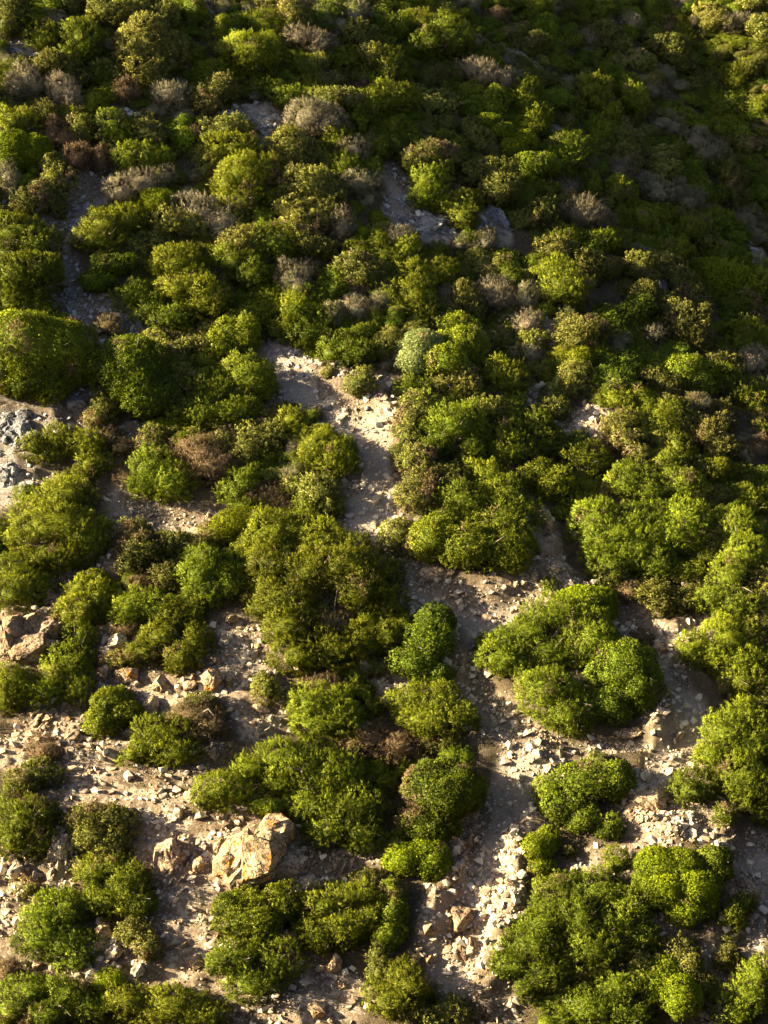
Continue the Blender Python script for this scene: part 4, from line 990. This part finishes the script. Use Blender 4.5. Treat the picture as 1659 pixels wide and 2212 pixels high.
# ------------------------------------------------------------------ rocks
def hull(r, n=16, flat=(1, 1, 1), blocky=.35):
    p = unit(r.normal(size=(n, 3)))
    p = p / (np.abs(p).max(1, keepdims=True) ** blocky) * r.uniform(.82, 1.0, (n, 1)) * np.array(flat)
    bm = bmesh.new()
    for q in p: bm.verts.new(q)
    bmesh.ops.convex_hull(bm, input=bm.verts[:])
    for q in [q for q in bm.verts if not q.link_faces]: bm.verts.remove(q)
    bmesh.ops.triangulate(bm, faces=bm.faces[:])
    return bm
def arrays(bm):
    bm.verts.index_update()
    V = np.array([q.co[:] for q in bm.verts]); F = np.array([[q.index for q in f.verts] for f in bm.faces]); bm.free()
    return V, F
def rough_rock(r, n=18, flat=(1, 1, 1), cuts=2, amp=.05, freq=3.0, blocky=.35):
    bm = hull(r, n, flat, blocky)
    if cuts:
        bmesh.ops.subdivide_edges(bm, edges=bm.edges[:], cuts=cuts, use_grid_fill=True)
        bmesh.ops.triangulate(bm, faces=bm.faces[:])
    V, F = arrays(bm)
    if cuts:
        sd = int(r.integers(1, 999)); nn = unit(V)
        a = vnoise(V[:, 0] * freq, V[:, 1] * freq, V[:, 2] * freq, sd); b = vnoise(V[:, 0] * freq * 2.7, V[:, 1] * freq * 2.7, V[:, 2] * freq * 2.7, sd + 3)
        V = V + nn * (amp * (np.round(a * 3) / 3 + .5 * b))[:, None]
    return V, F
def rot(ax, ay, az):
    cx, sx, cy, sy, cz, sz = math.cos(ax), math.sin(ax), math.cos(ay), math.sin(ay), math.cos(az), math.sin(az)
    return np.array([[cz, -sz, 0], [sz, cz, 0], [0, 0, 1]]) @ np.array([[cy, 0, sy], [0, 1, 0], [-sy, 0, cy]]) @ np.array([[1, 0, 0], [0, cx, -sx], [0, sx, cx]])
ROCKS = []
def rock_at(qx, qy, pieces, look, mat, label, ref=None, name='rock', cat='rock', up=.25, blocky=.35, seed=0):
    """pieces: x,y,rx,ry,tilt in sheet units; all pieces of one boulder make one mesh."""
    r = np.random.default_rng(seed + int(qx * 500 + qy * 900) + int(float(pieces.split(',')[0])))
    Vs, Fs, o, c0 = [], [], 0, None
    for part in pieces.split():
        a = [float(q) for q in part.split(',')]
        x, y, rx, ry = a[:4]; tilt = math.radians(a[4]) if len(a) > 4 else r.uniform(-.3, .3)
        u, v = qx * 829.5 + x / 2, qy * 553 + y / 2
        _, t = at(u, v, 0, H); m = t * PXW / 2
        RX, RZ = rx * m, ry * m; RY = .8 * (RX + RZ) / 2 + .1 * max(RX, RZ)
        P, _ = at(u, v, (a[5] if len(a) > 5 else up) * (RZ + RY) / 2, H)
        big = max(RX, RZ)
        V, F = rough_rock(r, 26 if big > .6 else 22 if big > .3 else 15, (1, 1, 1), 5 if big > .6 else 3 if big > .3 else 1, .09, 2.6, blocky)
        V = (V * [RX, RY, RZ]) @ rot(r.uniform(-.2, .2), tilt, r.uniform(-.4, .4)).T
        Vs.append(V + P); Fs.append(F + o); o += len(V)
        if c0 is None: c0 = P
    V = np.concatenate(Vs); F = np.concatenate(Fs)
    ob = link(name, mesh_from(name, V - c0, F, ROCKM[mat])); ob.location = c0
    tag(ob, label, cat)
    u, v = qx * 829.5 + float(pieces.split(',')[0]) / 2, qy * 553 + float(pieces.split(',')[1]) / 2
    ROCKS.append(dict(root=ob, u=u, v=v, ref=ref))
    return ob
def strata(qx, qy, x, y, rx, ry, n, tilt, mat, label, ref=None, seed=1, long=(.9, .28)):
    """A weathered bed of rock: leaning slabs one beside the other, one mesh."""
    r = np.random.default_rng(seed * 31 + n)
    s = [f'{x},{y},{rx * .98:.1f},{ry * .98:.1f},0,-.62']
    for _ in range(int(n * 1.7)):
        a, q = r.uniform(0, 6.28), math.sqrt(r.random())
        L = r.uniform(.14, .32) * max(min(rx, ry), 72) * 1.25
        s.append(f'{x + q * rx * math.cos(a):.0f},{y + q * ry * math.sin(a):.0f},{L * long[0]:.1f},{L * long[1] * r.uniform(.8, 1.8):.1f},{-tilt + r.uniform(-14, 14):.0f}')
    return rock_at(qx, qy, ' '.join(s), '', mat, label, ref, 'rock_outcrop', 'outcrop', .12, .5, seed)

rock_at(0,3,'1105,385,125,108,-35 1200,265,80,78,-20 1150,345,86,86,-30 1112,430,84,70,-35 1035,365,104,86,-35 985,415,66,76,10 1045,472,88,56,-35','', 'lichen','big jagged tan boulder splashed with bright orange lichen','the orange boulder','boulder','boulder',.62,.5)
rock_at(0,3,'945,335,24,42,25','','tan','narrow upright rock left of the orange boulder',None)
rock_at(0,3,'858,420,26,44,10','','tan','tall sunlit rock at the edge of the gravel chute',None)
rock_at(0,3,'875,345,22,32,20 845,400,24,34,10','','tan','cracked rock pair above the tall sunlit chute rock',None)
rock_at(0,3,'870,212,40,28,-10','','pale','pale rock on the white scree above the orange boulder',None)
rock_at(0,3,'770,205,28,40,15','','pale','upright pale block beside the white scree','the upright pale block')
rock_at(0,3,'1330,500,52,34,-20 1290,520,30,22','','pale','pale sunlit rock just below the strata rocks',None)
strata(0,3,1260,430,110,70,26,55,'tan','shaded beds of leaning tan strata right of the orange boulder','the strata rocks',3,(.9,.3))
strata(0,3,1480,390,60,60,12,75,'tan','upright cracked slabs right of the strata rocks',None,4)
rock_at(0,3,'1640,405,24,18','','lichen','small bright orange stone at the end of the strata rocks',None)
rock_at(0,3,'1450,290,34,26','','tan','rust coloured rock half under the two storey juniper',None)
strata(0,3,260,420,62,140,16,60,'pale','tall tan slab outcrop between the two lower left bushes','the tan slab outcrop',5,(1.1,.4))
rock_at(0,3,'430,662,20,26 448,710,42,46,-30 430,765,32,26','','lichen','stacked pale rock with an orange tip before the lower left juniper','the stacked pale rock',seed=4)
rock_at(0,3,'600,880,42,44,20','','pale','pale pointed rock on the scree at the lower left','the pointed scree rock')
rock_at(0,3,'490,800,58,34,-40','','pale','pale slab below the stacked pale rock',None)
rock_at(0,3,'405,900,36,40,15','','pale','pale block at the lower edge of the scree, left of the bright sprigs',None)
rock_at(0,3,'230,860,28,24','','tan','tan rock at the bottom left under the lower left juniper',None)
rock_at(0,3,'160,855,26,24','','tan','second tan rock further left under the lower left juniper',None)
rock_at(0,3,'845,840,40,36,-30','','tan','flat tan rock right of the pointed scree rock',None)
rock_at(0,3,'790,770,34,26,-35','','tan','shaded tan rock in the mouth of the gravel chute',None)
rock_at(0,3,'740,770,30,28','','tan','brown block left in the mouth of the gravel chute',None)
rock_at(0,3,'1440,850,40,56,10','','lichen','rock with yellow lichen on its right face above the bottom corner stones','the yellow lichen rock')
rock_at(0,3,'1370,1045,48,36,30','','lichen','tilted orange block at the bottom edge','the tilted orange block')
rock_at(0,3,'1480,935,26,20','','tan','tan stone below the yellow lichen rock',None)
rock_at(0,3,'1380,870,24,22 1400,900,22,20','','pale','pale stones stuck together left of the yellow lichen rock',None)
rock_at(0,3,'840,610,22,16','','pale','lone pale stone in the middle of the gravel chute',None)
rock_at(0,3,'60,440,50,34,-20','','pale','pale rounded rock on the left edge above the tan slab outcrop',None)
rock_at(0,3,'150,470,22,32','','pale','pale rock left of the tan slab outcrop',None)
strata(0,3,740,430,80,140,22,60,'tan','shaded rocky ribs down the middle of the gravel chute',None,6)
# third row
rock_at(0,2,'70,535,80,104,-25 120,500,84,60,-30 165,515,46,66,20 125,590,96,66,-20 30,565,50,84 228,585,44,40 195,525,72,76,10','','tan','big cracked tan outcrop with flat sunlit faces at the left edge','the big tan outcrop','boulder','boulder',.5,.5)
rock_at(0,2,'505,570,52,44,-35 470,605,34,34,-50 515,555,30,30','','pale','pale sunlit rock with a white top beside the lime crowned junipers','the white topped rock','boulder','boulder',.3,.5)
rock_at(0,2,'215,375,34,44,30','','tan','tan rock under the dark juniper of the left edge',None)
rock_at(0,2,'440,705,28,42,12','','lichen','leaning oval rock below the white topped rock',None)
rock_at(0,2,'545,705,58,42,-10','','lichen','wide rock veined with orange lichen, second in the tan rock row',None)
rock_at(0,2,'705,745,52,42,-30 690,760,40,30','','tan','broad tan rock in the middle of the tan rock row','the tan rock row')
rock_at(0,2,'785,725,22,20','','tan','small cube shaped tan stone in the tan rock row',None)
rock_at(0,2,'822,745,40,26,-20','','tan','flat stone right of the cube shaped tan stone',None)
rock_at(0,2,'825,712,20,20','','tan','little stone sitting above the flat stone of the row',None)
rock_at(0,2,'912,725,58,60,25','','lichen','triangular rock with orange stains at the right end of the row','the triangular rock')
rock_at(0,2,'990,735,26,34,15','','tan','upright stone right of the triangular rock',None)
rock_at(0,2,'650,840,46,50,-15','','lichen','rock with a vivid orange streak above the scree juniper',None)
rock_at(0,2,'565,955,40,24,-25','','pale','flat pale rock between the lime cushion and the scree juniper',None)
rock_at(0,2,'310,970,48,34,-20 345,1010,30,20','','tan','ragged tan rock left of the lime cushion',None)
rock_at(0,2,'1005,462,34,24','','tan','reddish rock in shade left of the giant juniper',None)
rock_at(0,2,'935,640,18,16 950,655,16,16','','tan','small rocks on the shaded gravel below the giant juniper',None)
rock_at(0,2,'985,620,16,18','','tan','single stone on the shaded gravel left of the giant juniper',None)
rock_at(0,2,'1130,850,48,20,30','','tan','fallen slab on the right of the pale scree',None)
rock_at(0,2,'1120,955,24,26 1155,945,24,26','','pale','white angular stones near the flat topped juniper',None)
rock_at(0,2,'1250,945,14,14','','pale','small white stone just left of the flat topped juniper',None)
rock_at(0,2,'1575,680,40,52,10','','tan','dark tan rock in shade under the giant juniper',None)
strata(0,2,210,890,90,40,14,35,'tan','low tan ledge left of the lime cushion',None,7)
strata(0,2,920,1050,30,40,8,60,'tan','broken tan rocks right of the scree juniper',None,8)
rock_at(0,2,'1640,120,24,24','','pale','pale rock on the lip where the centre path turns',None)
rock_at(1,2,'700,45,34,70,-12 670,30,26,50,15','','tan','pair of tall leaning tan stones between two juniper masses','the tall tan stones')
rock_at(1,2,'690,185,20,34,8','','tan','upright red brown stone below the tall tan stones',None)
rock_at(1,2,'740,240,36,28,-15','','tan','rounded tan stone in the rock slide below the tall tan stones',None)
rock_at(1,2,'798,255,20,22','','tan','stone at the right of the rock slide',None)
rock_at(1,2,'650,280,20,26,20','','lichen','orange stone at the left foot of the rock slide',None)
rock_at(1,2,'730,265,26,16','','pale','pale slab at the foot of the rock slide',None)
rock_at(1,2,'640,110,16,54,-20','','tan','thin leaning slab left of the tall tan stones',None)
rock_at(1,2,'830,110,34,26','','pale','pale sunlit rocks left of the puffy juniper',None)
rock_at(1,2,'570,312,14,18','','lichen','orange edged stone above the path, left of the rock slide',None)
rock_at(1,2,'605,306,20,14','','pale','pale stone right of the orange edged stone',None)
rock_at(1,2,'670,322,26,12','','pale','long pale stone beside the tiny green tuft',None)
rock_at(1,2,'790,320,10,14','','pale','white stone at the far end of the path spur',None)
rock_at(1,2,'1350,278,20,30,5','','tan','smooth upright tan stone like a small menhir near the right edge','the small menhir')
rock_at(1,2,'1310,330,22,44,-30','','tan','rust brown slab below the small menhir',None)
rock_at(1,2,'1225,780,26,34,15','','lichen','orange rock pressed against the tent shaped juniper on its right',None)
rock_at(1,2,'940,325,12,22,-20','','pale','narrow sunlit stone at the peak of the tent shaped juniper',None)
rock_at(1,2,'880,312,16,16','','tan','tan stone above the peak of the tent shaped juniper',None)
strata(1,2,210,270,80,40,16,35,'tan','broken tan bedrock on the centre path bank','the bank bedrock',9)
strata(1,2,330,660,45,60,12,60,'tan','dark bedrock steps left of the tent shaped juniper',None,10)
rock_at(1,2,'1190,590,38,34,20','','tan','smooth brown rock on the right footpath',None)
rock_at(1,2,'1275,965,22,26','','tan','tan stones at the right footpath bend',None)
rock_at(1,2,'440,455,34,18','','tan','flat brown rock on the centre path bend',None)
strata(1,2,1060,955,70,18,14,30,'tan','reddish broken bedrock under the right flank bush',None,12)
# bottom right
strata(1,3,1130,150,110,80,34,35,'tan','reddish bed of thin slabs between the path bend bush and the right footpath','the reddish slab bed',13,(.8,.2))
rock_at(1,3,'560,505,48,20,25 590,500,26,18','','tan','tan ledge stone beside the pale pebble fan',None)
rock_at(1,3,'548,1022,28,24','','pale','upper of two pale boulders under the lower right juniper',None)
rock_at(1,3,'572,1053,28,16','','pale','lower of two pale boulders under the lower right juniper',None)
rock_at(1,3,'712,1060,22,16','','pale','pale boulder left of the feathery bottom juniper',None)
rock_at(1,3,'590,42,14,30,-15','','pale','upright pale stone on the path by the path bend bush',None)
rock_at(1,3,'1510,560,20,44,-25','','tan','leaning brown slab right of the smooth lime dome',None)
rock_at(1,3,'1530,700,34,18,25','','lichen','orange slab lying right of the smooth lime dome',None)
rock_at(1,3,'1580,670,18,26','','tan','tan stone by the lower right path',None)
strata(1,3,1560,540,70,90,20,-60,'tan','brown bedrock bank beside the lower right path',None,14)
rock_at(1,3,'200,830,26,28','','tan','brown boulder at the left edge of the bottom path',None)
rock_at(1,3,'370,455,26,20','','tan','brown rock on the left bank above the pale pebble fan',None)
strata(1,3,330,700,70,120,30,-55,'tan','steep brown bedrock bank left of the bottom path','the bottom path bank',15)
strata(1,3,360,330,40,90,16,-60,'tan','shaded bank of thin slabs beside the path bend',None,16)
rock_at(1,3,'200,700,40,36','','tan','brown block in shade at the foot of the left bank bush',None)
# upper rows
rock_at(0,1,'110,725,28,26','','grey','flat faced grey boulder, the brightest of the grey boulders','the grey boulders')
rock_at(0,1,'65,765,34,26,15','','grey','grey boulder left below the brightest one',None,seed=2)
rock_at(0,1,'160,760,26,18','','grey','small grey block right of the brightest grey boulder',None)
rock_at(0,1,'210,745,14,32,-20','','grey','narrow grey slab right of the small grey block',None)
rock_at(0,1,'100,800,30,28','','grey','round shouldered grey boulder beside the boulder side juniper',None)
rock_at(0,1,'30,690,34,16','','grey','low grey rock under the huge left dome',None)
rock_at(0,1,'100,680,40,22','','grey','cracked grey rock under the skirt of the huge left dome',None)
rock_at(0,1,'328,645,46,34','','grey','dark blue grey rock in the hollow right of the huge left dome','the dark hollow rock')
rock_at(0,1,'65,930,26,18','','grey','grey block at the left edge of the white scree',None)
rock_at(0,1,'20,970,22,16','','grey','lowest grey block on the left edge',None)
rock_at(0,1,'10,930,20,26','','grey','grey rock cut by the left edge',None)
rock_at(0,1,'300,742,34,30','','grey','plain grey rock below the dark hollow rock',None)
rock_at(0,1,'168,155,22,24','','grey','grey rock above the huge left dome',None)
rock_at(0,1,'412,230,22,13','','pale','pale flat stone on the washed out grey path',None)
rock_at(0,1,'600,297,26,20','','grey','grey stone at the lower end of the washed out path',None)
rock_at(0,1,'600,792,28,22','','pale','white stone alone between heather and brown topped shrub','the white stone')
rock_at(0,1,'1530,795,16,14','','pale','pale stone on the middle footpath bend',None)
rock_at(0,1,'1585,660,16,16','','grey','grey stone on the middle footpath clearing',None)
rock_at(0,1,'1415,655,28,16','','grey','flat grey rock on the upper part of the middle footpath',None)
rock_at(0,1,'1640,730,24,18','','grey','grey rock by the rusty brown shrub',None)
strata(0,1,70,770,80,75,26,-15,'grey','heap of angular grey blocks under the huge left dome','the grey block heap',31,(.75,.6))
strata(0,1,30,940,40,50,12,-15,'grey','lower heap of grey blocks on the left edge',None,32,(.75,.6))
strata(0,1,520,270,80,34,16,-30,'grey','grey rock steps along the washed out path','the grey rock steps',17)
strata(0,1,300,180,40,60,10,-50,'grey','grey ledges in the narrow of the grey path',None,18)
rock_at(1,1,'280,985,18,18','','tan','lone pale stone sitting in the stone holding juniper',None)
rock_at(1,1,'620,640,26,14','','grey','pale grey slab on the rubble right of the dark flecked juniper',None)
rock_at(1,1,'880,775,20,16 900,795,20,20','','grey','grey stones in the rubble of the right middle',None)
strata(1,0,180,1000,130,80,34,-40,'grey','large shaded grey outcrop in the middle of the slope','the shaded outcrop',19,(.9,.25))
strata(1,0,480,970,70,90,22,-50,'grey','smaller shaded outcrop right of the large grey one',None,20,(.9,.25))
rock_at(1,1,'450,20,30,24','','grey','dark rock at the foot of the smaller shaded outcrop',None)
rock_at(0,0,'35,212,34,16 70,222,34,16 12,222,26,18','','grey','grey rock heap at the upper left edge','the upper rock heap')
rock_at(0,0,'150,240,26,12','','grey','grey stone right of the upper rock heap',None)
rock_at(0,0,'445,315,38,26','','grey','dark grey rock below the dark upright juniper',None)
rock_at(0,0,'95,460,30,18','','grey','pale grey rock at the upper left above the low dark juniper',None)
rock_at(0,0,'1185,510,24,20','','grey','grey stone at the top of the small rock slide',None)
rock_at(0,0,'1110,390,24,16','','grey','grey rock under the umbrella shaped juniper',None)
strata(0,0,1130,540,70,50,16,-30,'grey','small rock slide left of the large pale dry bush','the small rock slide',21)
strata(0,0,380,1000,120,60,14,-20,'grey','bare rock bed of the grey worn path',None,22)
strata(1,0,60,890,60,70,12,-50,'grey','shaded grey ledge below the golden juniper',None,23)

# ------------------------------------------------------------------ loose stones: the larger ones each a thing, the gravel one mass
RREFS = [q for q in ROCKS if q['ref']] + REFS
stone_meshes = {m: [mesh_from('stone', *rough_rock(np.random.default_rng(300 + 10 * i + len(m)), 13, (1, .85, .7), 1 if i % 2 else 0, .04), ROCKM[m]) for i in range(6)] for m in ('tan', 'pale', 'grey')}
snamer = Namer(); sr = np.random.default_rng(91)
cnt = 0; PLACED = []
for _ in range(9000):
    if cnt >= 190: break
    u, v = sr.uniform(0, 1659), sr.uniform(100, 2212)
    if v < 1300 and sr.random() < .5: continue
    if (((HERO[:, 0] - u) / HERO[:, 2]) ** 2 + ((HERO[:, 1] - v) / HERO[:, 3]) ** 2).min() < .9: continue
    p, t = at(u, v, 0, H)
    if sample(OPEN, p[0], p[1]) < .5 or sample(TRAIL, p[0], p[1]) > .5: continue
    rr = 4.2 + 8 * sr.random() ** 2.2
    if any((u - a) ** 2 + (v - b) ** 2 < (rr + c + 1) ** 2 for a, b, c in PLACED): continue
    PLACED.append((u, v, rr))
    shade_grey = sample(SHADE_GREY, p[0], p[1])
    mat = 'grey' if shade_grey > .5 else 'tan' if sr.random() < .45 else 'pale'  # stones in the greyed area take the shade grey as well
    o = link('stone', stone_meshes[mat][int(sr.integers(6))])
    s = rr * t * PXW
    o.location = p + np.array([0, 0, s * .18]); o.scale = s * sr.uniform(.75, 1.3, 3); o.rotation_euler = (sr.uniform(.2, 1.0), sr.uniform(-.4, .4), sr.uniform(0, 6.28))
    tag(o, None, 'stone', 'loose stones on the open slope')
    snamer.add(o, u, v, f"{'chunky' if rr > 6.5 else 'little'} {dict(tan='tan', pale='pale', grey='grey')[mat]} stone")
    cnt += 1
snamer.finish(RREFS)

def gravel_mat():
    m, nt, n, p = new_mat('loose_gravel')
    c = mix_col(nt, attr(nt, 'shade'), (0.25, 0.175, 0.11), (0.62, 0.51, 0.355))
    c = mix_col(nt, attr(nt, 'shade_grey'), c, mix_col(nt, attr(nt, 'shade'), (0.14, 0.14, 0.145), (0.34, 0.33, 0.32)))  # gravel greyed upslope, skylit shade put into its colour
    nt.links.new(c, p.inputs['Base Color']); p.inputs['Roughness'].default_value = 0.9; p.inputs['Specular IOR Level'].default_value = 0.2
    return m
def gravel():
    r = np.random.default_rng(17)
    protos = [arrays(hull(np.random.default_rng(60 + i), 9, (1, .8, .6))) for i in range(6)]
    n = 330000
    x, y = r.uniform(-17, 24, n), r.uniform(44, 100, n)
    op, tr = sample(OPEN, x, y), sample(TRAIL, x, y)
    cl = fbm(x / 1.2, y / 1.2, 71, 3) + .9 * sample(HEAP, x, y)
    pr = op * np.where((tr > .5) & (cl < .5), .62, +.24 + 1.5 * np.clip(cl + .05, 0, 1) ** 1.2) 
    k = r.random(n) < pr
    x, y, tr, cl = x[k], y[k], tr[k], cl[k]
    s = .022 + .04 * r.random(len(x)) ** 2 + .15 * (r.random(len(x)) < .22) * r.random(len(x)) ** 1.5
    s *= np.where((tr > .5) & (cl < .5), 1.05, 1.0 + .4 * np.maximum(cl, 0))
    z = sample(H, x, y) + s * .25; sl = sample(SHADE_GREY, x, y)
    Vs, Fs, S, L, o = [], [], [], [], 0
    for i, (V0, F0) in enumerate(protos):
        q = np.arange(i, len(x), len(protos)); m = len(q)
        a = r.uniform(0, 6.28, m); b = r.uniform(.1, 1.1, m)
        ca, sa, cb, sb = np.cos(a), np.sin(a), np.cos(b), np.sin(b); O, Z = np.ones(m), np.zeros(m)
        Ra = np.stack([ca, -sa, Z, sa, ca, Z, Z, Z, O], 1).reshape(m, 3, 3); Rb = np.stack([O, Z, Z, Z, cb, -sb, Z, sb, cb], 1).reshape(m, 3, 3)
        V = np.einsum('mij,mjk,vk->mvi', Rb, Ra, V0) * (s[q] * r.uniform(.8, 1.2, m))[:, None, None] + np.stack([x[q], y[q], z[q]], 1)[:, None]
        F = F0[None] + (np.arange(m) * len(V0))[:, None, None] + o
        Vs.append(V.reshape(-1, 3)); Fs.append(F.reshape(-1, 3)); o += V.shape[0] * V.shape[1]
        S.append(np.repeat(r.random(m) ** .8, len(F0))); L.append(np.repeat(sl[q], len(F0)))
    me = mesh_from('gravel', np.concatenate(Vs), np.concatenate(Fs), gravel_mat(), {'shade': np.concatenate(S), 'shade_grey': np.concatenate(L)})
    tag(link('gravel', me), 'loose pale gravel and rubble strewn over the bare slope', None, None, 'stuff')
    print('gravel', len(x))
gravel()
